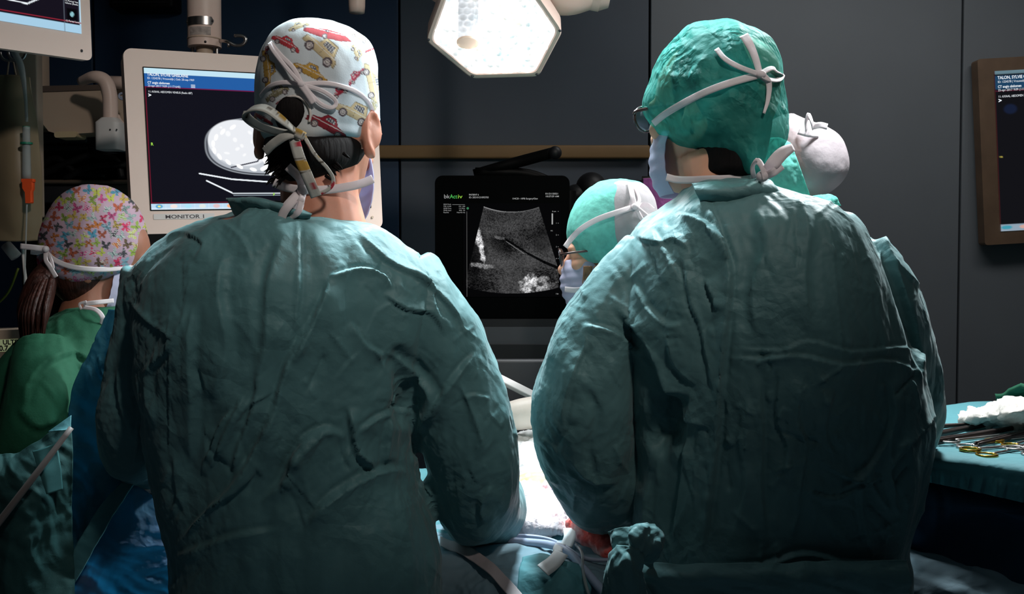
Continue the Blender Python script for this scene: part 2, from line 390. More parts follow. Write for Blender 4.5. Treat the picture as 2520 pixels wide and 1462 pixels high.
def frame(TL, TR, BL):
    """orthonormal frame on a flat thing from three (px,py,Y) corners; (u,v,w) in metres, origin TL, v down, w toward viewer"""
    a, b, c = P(*TL), P(*TR), P(*BL); U = (b - a); W = U.length; U.normalize(); Vv = (c - a); Vv = Vv - U * Vv.dot(U); H = Vv.length; Vv.normalize(); Nn = Vv.cross(U)
    if Nn.y > 0: Nn = -Nn
    f = lambda u, v, w=0.0: a + U * u + Vv * v + Nn * w
    f.W, f.H, f.U, f.V, f.N = W, H, U, Vv, Nn; return f
def rrect(u0, v0, u1, v1, r, n=6):
    out = []
    for cx, cy, a0 in ((u1 - r, v0 + r, -90), (u1 - r, v1 - r, 0), (u0 + r, v1 - r, 90), (u0 + r, v0 + r, 180)):
        for k in range(n + 1): a = R(a0 + 90 * k / n); out.append((cx + r * math.cos(a), cy + r * math.sin(a)))
    return out
def text(s, fr, u, v, h, m, parent, name='screen_text', w=0.0012, width=None, align='LEFT', bold=0.0):
    cu = bpy.data.curves.new('t', 'FONT'); cu.body = s; cu.size = h * 1.4; cu.align_x = align; cu.offset = bold * h
    o = bpy.data.objects.new('t', cu); COL.objects.link(o); dg = bpy.context.evaluated_depsgraph_get(); dg.update()
    me = bpy.data.meshes.new_from_object(o.evaluated_get(dg)); bpy.data.objects.remove(o)
    xs = [q.co.x for q in me.vertices] or [0, 1]; k = (width / (max(xs) - min(xs))) if width else 1
    O = Vector(parent['_o'])
    for q in me.vertices: q.co = fr(u + q.co.x * k, v - q.co.y, w) - O
    me.materials.clear()
    return link(name, me, m, parent, O, False)
def cgrid(name, fr, u0, v0, u1, v1, nu, nv, fn, m, parent, w=0.0):
    U, Vv = np.meshgrid(np.linspace(0, 1, nu), np.linspace(0, 1, nv)); U = U.ravel(); Vv = Vv.ravel()
    o = np.array(fr(0, 0, w)); a = np.array(fr.U); b = np.array(fr.V)
    X = o + np.outer(u0 + U * (u1 - u0), a) + np.outer(v0 + Vv * (v1 - v0), b)
    idx = np.arange(nu * nv).reshape(nv, nu)
    F = np.stack([idx[:-1, :-1].ravel(), idx[:-1, 1:].ravel(), idx[1:, 1:].ravel(), idx[1:, :-1].ravel()], 1).tolist()
    return npbuild(name, X, F, m, parent, fn(U, Vv), smooth=False)
def sheet(ctrl, nu, nv, noise=(), th=0.0015):
    """ctrl rows of (px,py,Y); returns V,F of a thin two-sided sheet"""
    G = [crom([tuple(c if isinstance(c, Vector) else P(*c)) for c in row], nu) for row in ctrl]; G = np.array(G)
    S = np.stack([crom(G[:, j], nv) for j in range(nu)], 1)          # nv,nu,3
    V = S.reshape(-1, 3); idx = np.arange(nu * nv).reshape(nv, nu)
    F = [tuple(x) for x in np.stack([idx[:-1, :-1].ravel(), idx[:-1, 1:].ravel(), idx[1:, 1:].ravel(), idx[1:, :-1].ravel()], 1).tolist()]
    N = normals(V, F)
    for sc, amp, seed, st in noise: V = V + N * ((amp * (1 - 2 * np.abs(fbm(V * np.array(st) * sc, 3, seed)))) if seed < 12 or seed in (75, 76, 77) else 1.3 * amp * facets(V, sc * .8, seed, st))[:, None]
    B = V - N * th; n = len(V); F2 = F + [tuple(i + n for i in f[::-1]) for f in F]
    bd = list(idx[0, :]) + list(idx[1:, -1]) + list(idx[-1, -2::-1]) + list(idx[-2:0:-1, 0])
    for i in range(len(bd)): a, b = int(bd[i]), int(bd[(i + 1) % len(bd)]); F2.append((b, a, a + n, b + n))
    return np.vstack([V, B]), F2
def build_sheet(name, ctrl, nu, nv, m, parent=None, noise=(), th=0.0015, fold=None, colfn=None):
    V, F = sheet(ctrl, nu, nv, noise, th)
    if fold: N = normals(V, F); n = len(V) // 2; D = folds(V[:n], N[:n] * np.sign(-N[:n, 1:2] + 1e-9), fold); D = np.r_[D, D]; V = V + np.outer(D, (0, -1, 0))
    return npbuild(name, V, F, m, parent, colfn(V) if colfn else None)

# ================================================================== the room
YW = 4.0
def slab(name, c, d, m, bev=0): b = MB(); b.box(c, d, bev=bev); return b.build(name, m, None, smooth=False)
wm = {'navy': mat('wall_panel_navy', C(40, 66, 96), 0.55, var=0.06, vscale=3), 'blue': mat('wall_panel_blue_grey', C(86, 95, 107), 0.55, var=0.05, vscale=3),
      'grey': mat('wall_panel_grey', C(120, 126, 132), 0.55, var=0.04, vscale=3), 'side': mat('side_wall_paint', C(110, 116, 124), 0.6, var=0.04)}
seams = [P(-900, 300, YW).x, P(232, 300, YW).x, P(983, 300, YW).x, P(1598, 300, YW).x, P(2366, 300, YW).x, P(3500, 300, YW).x]
wb = root('wall_back', (0, YW, 0), 'wall of tall painted panels behind the operating table', 'wall'); struct(wb)
del wb['label'], wb['category']
for i, k in enumerate(('navy', 'navy', 'blue', 'grey', 'grey')):
    b = MB(); x0, x1 = seams[i] + 0.004, seams[i + 1] - 0.004
    b.box(((x0 + x1) / 2, YW + 0.02, 1.5), (x1 - x0, 0.04, 3.0), bev=0.004); b.build('wall_panel', wm[k], wb, smooth=False)
b = MB(); b.box((0, YW + 0.045, 1.5), (7.2, 0.01, 3.0)); b.build('panel_backing', M['black'], wb, smooth=False)
struct(slab('floor', (0, 1.0, -0.05), (7.4, 6.4, 0.1), mat('vinyl_floor', C(70, 84, 92), 0.5, var=0.08)))
struct(slab('ceiling', (0, 1.0, 3.05), (7.4, 6.4, 0.1), mat('ceiling_paint', C(150, 152, 152), 0.8, var=0.03)))
struct(slab('wall_left', (-3.6, 1.0, 1.5), (0.1, 6.3, 3.0), wm['side'])); struct(slab('wall_right', (3.6, 1.0, 1.5), (0.1, 6.3, 3.0), wm['side']))
# tan bumper rail
a, b_ = P(700, 374, YW - 0.03), P(1599, 374, YW - 0.03)
b = MB(); b.box(((a.x + b_.x) / 2, YW - 0.022, a.z), (b_.x - a.x, 0.036, 0.052), bev=0.008)
tr = b.build('trim_1', mat('tan_bumper_rail', C(150, 118, 78), 0.6, var=0.08), None, angle=40); struct(tr)

# dark cassette high on the navy wall panel
t = root('wall_speaker', P(358, 0, YW - 0.06), 'black box mounted high on the navy wall, at the top edge', 'speaker')
b = MB(); p0, p1 = P(282, 28, YW - 0.06), P(436, -60, YW - 0.06); b.box(((p0.x + p1.x) / 2, YW - 0.06, (p0.z + p1.z) / 2), (p1.x - p0.x, 0.115, p1.z - p0.z), bev=0.01); b.build('housing', M['black'], t, angle=40)
b = MB()
for k in range(6): z = p0.z + 0.02 + k * 0.018; b.box(((p0.x + p1.x) / 2, YW - 0.119, z), (p1.x - p0.x - 0.03, 0.006, 0.006))
b.build('grille', M['dark'], t, smooth=False)

# ================================================================== screens
def scr_header(fr, W, par, k=1.0, u0=0.0):
    """the header text rows of the viewer on the wall screens"""
    text('TALON, SYLVIE GHISLAINE', fr, u0 + 0.006 * k, 0.0165 * k, 0.0062 * k, M['txt_w'], par, width=0.086 * k, bold=0.03)
    text('ID: 1324578 | Vrouwelijk | Geb: 20-sep-1969', fr, u0 + 0.006 * k, 0.0238 * k, 0.0045 * k, M['txt_w'], par, width=0.098 * k)
    text('CT angio abdomen', fr, u0 + 0.006 * k, 0.0335 * k, 0.005 * k, M['txt_w'], par, width=0.046 * k, bold=0.03)
    text('25-apr-2017 9:09 (11171640)', fr, u0 + 0.006 * k, 0.0400 * k, 0.0045 * k, M['txt_w'], par, width=0.068 * k)
    text('11: AXIAAL ABDOMEN VENEUS (Reeks 687)', fr, u0 + 0.006 * k, 0.0525 * k, 0.0045 * k, M['txt_w'], par, width=0.092 * k)
    text('>', fr, u0 + 0.006 * k, 0.0620 * k, 0.008 * k, M['txt_w'], par, bold=0.06)
    for q in range(3):
        b = MB(); b.prism([(u0 + 0.097 * k, (0.0318 + q * 0.0028) * k), (u0 + 0.106 * k, (0.0318 + q * 0.0028) * k), (u0 + 0.106 * k, (0.0330 + q * 0.0028) * k), (u0 + 0.097 * k, (0.0330 + q * 0.0028) * k)], fr, 0.0008, 0.0014)
        b.build('menu_icon', M['txt_w'], par, smooth=False)
def ell(U, V, cx, cy, rx, ry, a=0.0, s=0.03):
    c, q = math.cos(a), math.sin(a); x = (U - cx) * c + (V - cy) * q; y = -(U - cx) * q + (V - cy) * c
    return sm((1 - np.hypot(x / rx, y / ry)) / s + 0.5)
def seg(U, V, x0, y0, x1, y1, w):
    dx, dy = x1 - x0, y1 - y0; t = np.clip(((U - x0) * dx + (V - y0) * dy) / (dx * dx + dy * dy), 0, 1)
    return sm((w - np.hypot(U - x0 - t * dx, V - y0 - t * dy)) / (0.5 * w) + 0.5)
def ct_picture(W, H):
    def fn(U, V):
        # u in photo-ish units: screen 352..895 x 167..517
        x = U * 543; y = V * 345; c = np.zeros((len(U), 3)); c[:] = (0.006, 0.006, 0.011)
        g = lambda m, col: np.copyto(c, c * (1 - m[:, None]) + np.array(col) * m[:, None])
        X = (x - 285) / 155.0; Y = (y - 186) / 74.0
        body = sm((1 - (np.abs(X) ** 2.5 + np.abs(Y) ** 2.5)) * 12 + 0.5); rim = sm((1 - (np.abs(X * 1.015) ** 2.5 + np.abs(Y * 1.03) ** 2.5)) * 12 + 0.5)
        fat = sm((1 - (np.abs(X * 1.05) ** 2.5 + np.abs(Y * 1.08) ** 2.5)) * 12 + 0.5); inn = sm((1 - (np.abs(X * 1.12) ** 2.5 + np.abs(Y * 1.2) ** 2.5)) * 10 + 0.5)
        g(body, (0.35, 0.38, 0.42)); g(rim, (0.05, 0.055, 0.07)); g(fat, (0.42, 0.45, 0.5)); g(inn, (0.55, 0.58, 0.63))
        liver = ell(x, y, 215, 178, 78, 58, 0.15, 0.06); g(liver, (0.80, 0.82, 0.86))
        g(ell(x, y, 380, 172, 60, 46, -0.2, 0.08), (0.80, 0.82, 0.86)); g(ell(x, y, 322, 150, 40, 26, 0, 0.1), (0.62, 0.65, 0.7))
        [g(ell(x, y, 170 + (k * 37) % 95, 140 + (k * 53) % 72, 3 + k % 4, 3 + (k * 3) % 5, k, .6) * liver * .6, (1.0, 1.0, 1.0)) for k in range(11)]
        g(seg(x, y, 255, 222, 283, 192, 1.6), (0.04, 0.04, 0.06)); g(seg(x, y, 190, 240, 255, 224, 1.6), (0.04, 0.04, 0.06))
        for q in range(9):
            a = math.pi * (0.72 + 0.085 * q); g(ell(x, y, 285 + 136 * math.cos(a), 186 - 62 * math.sin(a), 9, 4.5, -a + math.pi / 2, 0.2), (1, 1, 1))
        g(ell(x, y, 285, 216, 19, 19, 0, 0.1), (1, 1, 1)); g(ell(x, y, 288, 226, 8, 6, 0, 0.2), (0.4, 0.42, 0.46))
        for s in (-1, 1): g(seg(x, y, 285, 232, 285 + s * 20, 244, 5), (1, 1, 1))
        g(seg(x, y, 285, 236, 285, 256, 4), (1, 1, 1))
        for (x0, y0, x1, y1) in ((114, 256, 190, 270), (190, 270, 285, 277), (285, 277, 380, 272), (380, 272, 455, 258), (130, 274, 188, 304)): g(seg(x, y, x0, y0, x1, y1, 1.8), (0.85, 0.9, 0.95))
        g(seg(x, y, 190, 306, 400, 306, 1.4), (0.6, 0.65, 0.7)); g(seg(x, y, 192, 311, 400, 311, 0.9), (0.2, 0.24, 0.28))
        g(sm((14 - y) * 1.0), (0.52, 0.75, 0.86)); m = sm((y - 13) * 1.0) * sm((45 - y) * 1.0); g(m, (0.018, 0.105, 0.35))
        g(sm((1.4 - np.abs(y - 46))), (0.22, 0.012, 0.09)); g(sm((1.2 - np.abs(x - 1.5))) * (y > 46), (0.2, 0.01, 0.03)); g(sm((1.2 - np.abs(y - 328))), (0.2, 0.01, 0.03))
        m = sm((y - 330) * 1.0); g(m, (0.50, 0.69, 0.86)); g(m * sm((y - 339) * 0.5) * 0.4, (0.75, 0.86, 0.95))
        for k, col in enumerate(((0.05, 0.35, 0.6), (0.9, 0.75, 0.7), (0.4, 0.75, 0.9), (0.75, 0.8, 0.75), (0.75, 0.5, 0.5), (0.95, 0.4, 0.15), (0.6, 0.75, 0.9))): g(ell(x, y, 18 + 33 * k, 337, 8, 5, 0, 0.4) * 0.9, col)
        g(ell(x, y, 18, 337, 3.5, 2.2, 0, 0.4), (0.9, 0.8, 0.2))
        for k in range(7): g(sm(1 - np.abs(x - 33 - 33 * k)) * m * 0.5, (0.85, 0.93, 1.0))
        return c
    return fn

# monitor on the ceiling column, with the label strip MONITOR 1
t = root('display_monitor', P(615, 575, 2.33), 'large beige medical monitor marked MONITOR 1 showing a body scan, behind the car-print cap', 'monitor')
SF = frame((352, 168, 2.20), (895, 197, 2.45), (364, 517, 2.20)); Wd, Hd = SF.W, SF.H
uL, uR, vT, vB = -0.040, Wd + 0.030, -0.040, Hd + 0.052
b = MB(); b.prism(rrect(uL, vT, uR, vB, 0.018), SF, -0.012, 0.006); b.prism(rrect(uL + .004, vT + .004, uR - .004, vB - .004, 0.018), SF, -0.055, -0.010)
b.build('housing', M['plastic'], t, angle=35)
b = MB(); b.prism(rrect(-0.0025, -0.0025, Wd + 0.0025, Hd + 0.0025, 0.002), SF, 0.0062, 0.0066); b.build('screen_edge', M['black'], t, smooth=False)
scr = cgrid('screen', SF, 0, 0, Wd, Hd, 470, 300, ct_picture(Wd, Hd), M['attr_screen'], t, 0.0075)
sw = lambda u, v, w=0: SF(u, v, w + 0.0076)
scr_header(sw, Wd, scr, 1.0)
text('R', sw, 0.006, Hd * 0.545, 0.006, M['txt_l'], scr, bold=0.05); text('P', sw, 0.268, Hd * 0.905, 0.006, M['txt_l'], scr, bold=0.05)
b = MB(); b.prism(rrect(0.004, Hd + 0.009, 0.134, Hd + 0.021, 0.002), SF, 0.006, 0.0068); lb = b.build('label_strip', mat('label_paper', C(206, 196, 192), 0.6), t, smooth=False)
text('MONITOR 1', SF, 0.028, Hd + 0.0192, 0.0078, M['ink'], lb, 'label_text', 0.007, width=0.082, bold=0.02)
b = MB(); b.prism([(uR - 0.026 + 0.003 * math.cos(k * math.pi / 6), vB - 0.028 + 0.003 * math.sin(k * math.pi / 6)) for k in range(12)], SF, 0.006, 0.0078); b.build('power_button', M['plastic_d'], t, smooth=False)

# ceiling column that carries it
t = root('monitor_column', P(503, 130, 2.50), 'beige ceiling column with a steel name plate and hook above the MONITOR 1 screen', 'column')
YC = 2.50; cx = P(503, 60, YC).x; z0 = P(503, 117, YC).z; r = 40 / FPX * YC
b = MB(); b.tube([(cx, YC, z0), (cx, YC, 2.99)], r, 40, 2); b.build('pole', M['plastic'], t, angle=40)
b = MB(); b.tube([(cx, YC, z0 + 0.018), (cx, YC, z0 + 0.0205)], r + 0.0015, 40, 2); b.build('ring_seam', M['plastic_d'], t, angle=40)
b = MB(); b.tube([(cx, YC, z0 - 0.10), (cx, YC, z0)], 0.020, 24, 2); b.build('neck', M['plastic_d'], t, angle=40)
b = MB(); b.tube([(cx + 0.030, YC, z0 - 0.03), (cx + 0.030, YC, z0)], 0.004, 10, 2); b.tube([(cx - 0.03, YC, z0 - 0.03), (cx - 0.03, YC, z0)], 0.004, 10, 2); b.build('guide_pin', M['steel'], t, angle=40)
def wrap(z1, z2, a0, a1, rr, th, n=14, rad=0.0):
    b = MB(); RG = []
    for i in range(n + 1):
        a = R(a0 + (a1 - a0) * i / n); s, c = math.sin(a), -math.cos(a); e = abs(2 * i / n - 1); sh = (1 - math.sqrt(max(0, 1 - max(0, (e - .85) / .15) ** 2))) * rad
        RG.append([(cx + s * rr, YC + c * rr, z1 + sh), (cx + s * rr, YC + c * rr, z2 - sh), (cx + s * (rr + th), YC + c * (rr + th), z2 - sh), (cx + s * (rr + th), YC + c * (rr + th), z1 + sh)])
    b.rings(RG); return b
zz = lambda y: P(503, y, YC).z
wrap(zz(69), zz(49), -62, 48, r, 0.002, rad=0.008).build('steel_plate', M['steel'], t, angle=30)
wrap(zz(94), zz(74), -38, 38, r, 0.0008).build('name_label', mat('aged_label', C(168, 156, 150), 0.6, var=0.3, vscale=90), t, angle=30)
for a in (-56, 42): b = MB(); b.ell((cx + (r + .002) * math.sin(R(a)), YC - (r + .002) * math.cos(R(a)), zz(59)), (.0025,) * 3); b.build('screw', M['dark'], t)
b = MB(); b.ell((cx + r * .33, YC - r * .95, zz(111)), (.003,) * 3); b.build('screw', M['dark'], t)
b = MB(); b.tube([P(542, 100, YC - .01), P(560, 103, YC - .02), P(580, 112, YC - .02), P(597, 110, YC - .02), P(605, 98, YC - .02), P(597, 89, YC - .02), P(577, 88, YC - .02)], 0.0042, 12)
b.tube([P(562, 104, YC - .02), P(563, 116, YC - .02)], 0.003, 8); b.build('hook', M['steel'], t)

# monitor at the upper left, cut by the frame
SF2 = frame((0, -60, 1.90), (191, -22, 2.03), (0, 53, 1.90))
t = root('display_monitor', P(110, 150, 1.95), 'tilted beige monitor in the top left corner of the photo, above the drip set', 'monitor')
L0 = -0.33; W2 = SF2.W; H2 = SF2.H; k2 = 0.30
b = MB(); b.prism(rrect(L0 - .04, H2 - .40, W2 + .022, H2 + .050, 0.012), SF2, -0.012, 0.006); b.prism(rrect(L0 - .03, H2 - .38, W2 + .016, H2 + .040, 0.02), SF2, -0.055, -0.01); b.build('housing', M['plastic'], t, angle=35)
def pic2(U, V):
    x = U; c = np.zeros((len(U), 3)); c[:] = (0.008, 0.006, 0.012); g = lambda m, col: np.copyto(c, c * (1 - m[:, None]) + np.array(col) * m[:, None])
    X = L0 + U * (W2 - L0); Y = (V - 1) * 0.34
    g(sm((X - (W2 - 0.004)) * 900), (0.45, 0.66, 0.8)); g(sm((Y + 0.017) * 900), (0.36, 0.58, 0.75)); g(sm(1 - np.abs(X - (W2 - .036)) * 1500), (0.12, 0.14, 0.18))
    g(seg(X, Y, -0.09, -0.048, 0.046, -0.040, 0.0012), (0.9, 0.95, 1)); g(seg(X, Y, 0.046, -0.040, 0.14, -0.092, 0.0012), (0.9, 0.95, 1))
    g(sm(1 - np.abs(Y + 0.0205) * 2000), (0.3, 0.02, 0.04))
    for q, v in ((0.0, -0.035), (0.0, -0.078)):
        g(sm(1 - np.maximum(np.abs(X - (W2 - .019)) / .012, np.abs(Y - v) / .012) ** 8), (0.002, 0.002, 0.003)); g(ell(X, Y, W2 - .019, v, .004, .005, .4, .3), (0.25, 0.5, 0.55))
    return c
s2 = cgrid('screen', SF2, L0, H2 - 0.34, W2, H2, 260, 200, pic2, M['attr_screen'], t, 0.0075); sw2 = lambda u, v, w=0: SF2(u, v, w + 0.0076)
text('(1) Portaal Ven', sw2, W2 - .034, H2 - .058, .0035, M['txt_w'], s2, width=.028); text('volume (Reeks', sw2, W2 - .034, H2 - .0535, .0035, M['txt_w'], s2, width=.028); text('(1) Portaal Level', sw2, W2 - .034, H2 - .0195, .0035, M['txt_w'], s2, width=.029)
b = MB(); q = SF2(W2 - .001, H2 + .033, .0068); b.ell(q, (.003, .0015, .003)); b.build('power_light', M['grey'], t)

# flat screen on the right wall panel
SF3 = frame((2444, 176, 3.93), (2900, 150, 3.93), (2437, 571, 3.93)); W3, H3 = SF3.W, SF3.H
t = root('wall_display', P(2600, 605, 3.93), 'brown framed flat display on the grey wall at the right edge of the photo', 'monitor')
b = MB(); b.prism(rrect(-.060, -.050, W3 + .06, H3 + .050, .012), SF3, -.05, .004); b.build('frame', mat('brown_wood_frame', C(120, 96, 76), 0.55, var=0.15, vscale=12), t, angle=35)
def pic3(U, V):
    c = np.zeros((len(U), 3)); c[:] = (0.006, 0.006, 0.008); g = lambda m, col: np.copyto(c, c * (1 - m[:, None]) + np.array(col) * m[:, None])
    g(sm((0.025 - V) * 120), (0.12, 0.2, 0.24)); g(sm((V - .028) * 200) * sm((.12 - V) * 100), (0.012, 0.05, 0.11)); g(sm((V - .955) * 150), (0.26, 0.34, 0.42))
    for k, col in enumerate(((.05, .3, .4), (.6, .35, .3), (.35, .5, .7), (.7, .5, .3))): g(ell(U, V, .035 + .1 * k, .977, .03, .012, 0, .4), col)
    g(sm(1 - np.abs(V - .125) * 300), (.1, .01, .03)); g(sm(1 - U * 300), (.05, .01, .012)); g(ell(U, V, .08, .24, .035, .03, 0, .5), (.008, .013, .035)); g(ell(U, V, .02, .535, .008, .006, 0, .3), (.3, .25, .05))
    return c
s3 = cgrid('screen', SF3, 0, 0, W3, H3, 160, 200, pic3, M['attr_screen'], t, .0075); sw3 = lambda u, v, w=0: SF3(u, v, w + .0076)
scr_header(sw3, W3, s3, 1.95)

# portable ultrasound display between the two surgeons
YU = 2.62
UF = frame((1070, 432, YU), (1402, 432, YU), (1070, 803, YU)); pu = YU / FPX / 1.0
t = root('ultrasound_monitor', P(1240, 960, YU), 'black portrait ultrasound screen on a stand between the two surgeons', 'monitor')
px_ = lambda x, y: ((x - 1070) * UF.W / 332, (y - 432) * UF.H / 371)
def pp(x0, y0, x1, y1): a = px_(x0, y0); c = px_(x1, y1); return a[0], a[1], c[0], c[1]
b = MB(); b.prism(rrect(*pp(1070, 432, 1402, 803), .020), UF, -.045, 0); b.build('housing', M['screenblack'], t, angle=35)
def us(U, V):
    # photo px 1140..1380 x 500..730
    x = 1140 + U * 240; y = 500 + V * 230; c = np.zeros((len(U), 3)); c[:] = (0.0008, 0.0008, 0.0009)
    g = lambda m, col: np.copyto(c, c * (1 - m[:, None]) + np.array(col) * m[:, None])
    top = 521 - ((x - 1260) / 68.0) ** 2 * 12.5; bot = 722 - ((x - 1262) / 115.0) ** 2 * 15
    lft = 1190 - (y - 510) * 0.245; rgt = 1326 + (y - 508) * 0.315
    m = (y > top) & (y < bot) & (x > np.maximum(lft, 1147)) & (x < np.minimum(rgt, 1375))
    ang = (x - 1258) / (y - 300.0); rad = np.hypot(x - 1258, y - 300)
    q = np.stack([ang * 130, rad * 0.55, 0 * x], 1); n = fbm(q, 4, 3); q2 = np.stack([x * .02, y * .025, 0 * x], 1); n2 = fbm(q2, 3, 9)
    val = 0.035 + 0.028 * n + 0.02 * n2; val = np.clip(val, 0.003, 1)
    dk = lambda cx, cy, rx, ry, a=0, s=.8: ell(x, y, cx, cy, rx, ry, a, s)
    for args, k in (((1232, 600, 30, 20, .4), .6), ((1175, 620, 22, 55, 0), .75), ((1160, 665, 18, 40, 0), .7), ((1335, 590, 24, 28, 0), .6), ((1300, 575, 20, 14, 0), .4), ((1180, 700, 22, 16, 0), .6), ((1345, 540, 15, 22), .3)): val = val * (1 - k * dk(*args))
    n5 = fbm(np.stack([x * .16, y * .16, 0 * x], 1), 3, 33)
    br = lambda cx, cy, rx, ry, a, v: np.clip(dk(cx, cy, rx * 1.25, ry * 1.25, a, 1.4) * 1.3 + .55 * n5 - .25, 0, 1) * dk(cx, cy, rx * 1.5, ry * 1.5, a, .9) * v * (0.4 + 0.6 * np.clip(n + .6, 0, 1.6))
    val += br(1178, 585, 7, 24, -.28, .8) + br(1186, 620, 5, 22, -.15, .75) + br(1182, 653, 22, 5, .1, .28) + br(1300, 700, 14, 20, .4, .5) + br(1330, 706, 22, 9, -.2, .4) + br(1318, 690, 26, 6, -.2, .35) + br(1300, 690, 8, 8, 0, .3) + br(1230, 585, 12, 3, .2, .12)
    val *= 1 - .9 * dk(1313, 710, 7, 7) - .0; val *= 1 - .85 * dk(1330, 699, 9, 5)
    for (x0, y0, x1, y1, wd) in ((1243, 587, 1300, 624, 2.0), (1300, 624, 1340, 645, 2.8), (1340, 645, 1376, 660, 3.6)): val *= 1 - .97 * seg(x, y, x0, y0, x1, y1, wd)
    val += seg(x, y, 1246, 594, 1290, 624, .8) * .14; val += np.exp(-np.abs(y - top) / 1.2) * .35 * np.exp(-((x - 1195) / 60) ** 2) + np.exp(-np.abs(y - top) / 1.0) * .12
    c[m] = np.clip(val[m], 0, 1)[:, None] * np.array((1, 1, 1.02)); l = (np.abs(x - 1148.5) < .6) & (y > 520); c[l] = .10
    return c
a4 = pp(1140, 500, 1380, 730)
s4 = cgrid('screen', UF, a4[0], a4[1], a4[2], a4[3], 400, 384, us, M['attr_screen'], t, .0012)
def ut(s, x, y, h, m, wd=None, al='LEFT', bold=0.0): u, v = px_(x, y); return text(s, UF, u, v, h * UF.W / 332, m, s4, 'screen_text', .0014, width=wd * UF.W / 332 if wd else None, align=al, bold=bold)
ut('bk', 1092, 488, 10, M['txt_dim'], 14); ut('Act', 1107, 488, 10, M['txt_g'], 18); ut('iv', 1126, 488, 10, M['txt_l'], 11)
ut('PATIENT 6', 1154, 481, 4, M['txt_dim'], 24, bold=.02); ut('ID: 20210121092703', 1154, 487.5, 4, M['txt_dim'], 48, bold=.02)
ut('I14C5I - HPB Surgery/Gen', 1261, 490.5, 4, M['txt_dim'], 62, bold=.02); ut('01/21/2021', 1342, 478.5, 4, M['txt_dim'], 31, bold=.02); ut('10:27:29 AM', 1342, 485, 4, M['txt_dim'], 32, bold=.02)
for k, (l, r_) in enumerate((('2D/B Mode', ''), ('TIS: 0.30', 'MI: 1.80'), ('2D/B Freq', '7.5 MHz'), ('2D/B Gain', '50 %'), ('Res/Hz', 'Max/45 Hz'))):
    ut(l, 1091, 504 + k * 5, 2.9, M['txt_dim'], 19 if k != 4 else 13)
    if r_: ut(r_, 1144 - (20 if k == 4 else 15), 504 + k * 5, 2.9, M['txt_dim'], 20 if k == 4 else 15)
for k, s in enumerate(('0 cm', '1', '2', '3', '4', '5', '6', '7.0')):
    y = 521.5 + k * 29; ut(s, {0: 1359, 7: 1368}.get(k, 1368), y, 3.4, M['txt_dim'])
    b = MB(); u, v = px_(1373, y - 2.2); b.prism([(u, v), (u + .0018, v), (u + .0018, v + .0012), (u, v + .0012)], UF, .0012, .0016); b.build('scale_mark', M['txt_dim'], s4, smooth=False)
ut('M3', 1355, 569, 3, M['txt_dim'])
b = MB(); b.prism(rrect(*pp(1357.5, 525, 1361, 552), .0005), UF, .0013, .0017); b.build('grey_scale_bar', M['txt_dim'], s4, smooth=False)
b = MB(); b.prism(rrect(*pp(1091 + 22, 503, 1144, 503.6), .0001), UF, .0013, .0016); b.build('screen_rule', M['txt_dim'], s4, smooth=False)
u, v = px_(1151, 512.5); b = MB(); b.prism([(u + .0032 * math.cos(k * .5236), v + .0032 * math.sin(k * .5236)) for k in range(12)], UF, .0012, .0017); b.build('green_mark', emi('green_dot', C(40, 130, 80), .7), s4, smooth=False)
b = MB(); b.prism(rrect(*pp(1140, 785, 1388, 804), .002), UF, -.04, .010); b.build('front_lip', M['black'], t, angle=35)
b = MB(); b.prism(rrect(*pp(1110, 804, 1372, 846), .003), UF, -.06, .014); b.build('control_strip', M['dark'], t, angle=35)
b = MB(); b.prism(rrect(*pp(1100, 846, 1395, 880), .006), UF, -.10, .03); b.build('base', M['black'], t, angle=35)
zb = P(1240, 880, YU).z; xb = P(1240, 880, YU).x
b = MB(); b.box((xb + .02, YU + .03, zb / 2), (.24, .14, zb), bev=.01); b.build('pedestal', mat('pedestal_dark', C(22, 22, 25), .5, var=.2, vscale=12), t, angle=35)
# folded black arm behind it
t = root('support_arm', P(1270, 430, 3.1), 'black jointed support arm lying behind the top of the ultrasound screen', 'arm')
b = MB(); b.tube([P(1165, 425, 3.1), P(1270, 400, 3.1), P(1366, 374, 3.05)], [.010, .017, .016], 14); b.build('upper_link', M['black'], t)
b = MB(); b.tube([P(1170, 425, 3.1), P(1300, 428, 3.12), P(1400, 470, 3.12)], [.016, .015, .015], 14); b.build('lower_link', M['black'], t)
b = MB(); b.ell(P(1366, 376, 3.04), (.02, .02, .02)); b.build('joint', M['dark'], t)
b = MB(); q = P(1400, 470, 3.12); b.tube([q, (q.x, q.y, 0.02)], .022, 16, 2); b.build('post', M['black'], t, angle=40); b = MB(); b.box((q.x, q.y, .02), (.4, .4, .04), bev=.01); b.build('base', M['black'], t, angle=35)
# dark machine behind the assistant
t = root('equipment_tower', P(1480, 760, 3.6), 'dark equipment head on a tower behind the assistant in the half white cap', 'equipment')
b = MB(); b.ell(P(1455, 462, 3.55), (.054, .06, .054)); b.ell(P(1420, 480, 3.55), (.048, .05, .038)); b.build('head', M['dark'], t)
q = P(1480, 480, 3.6); b = MB(); b.box((q.x + .05, q.y + .1, (q.z - .0) / 2), (.34, .16, q.z), bev=.02); b.build('tower', M['black'], t, angle=35)
b = MB(); b.box((q.x + .12, q.y + .0, q.z + .02), (.10, .08, .06), bev=.015); b.build('handle', M['black'], t, angle=35)

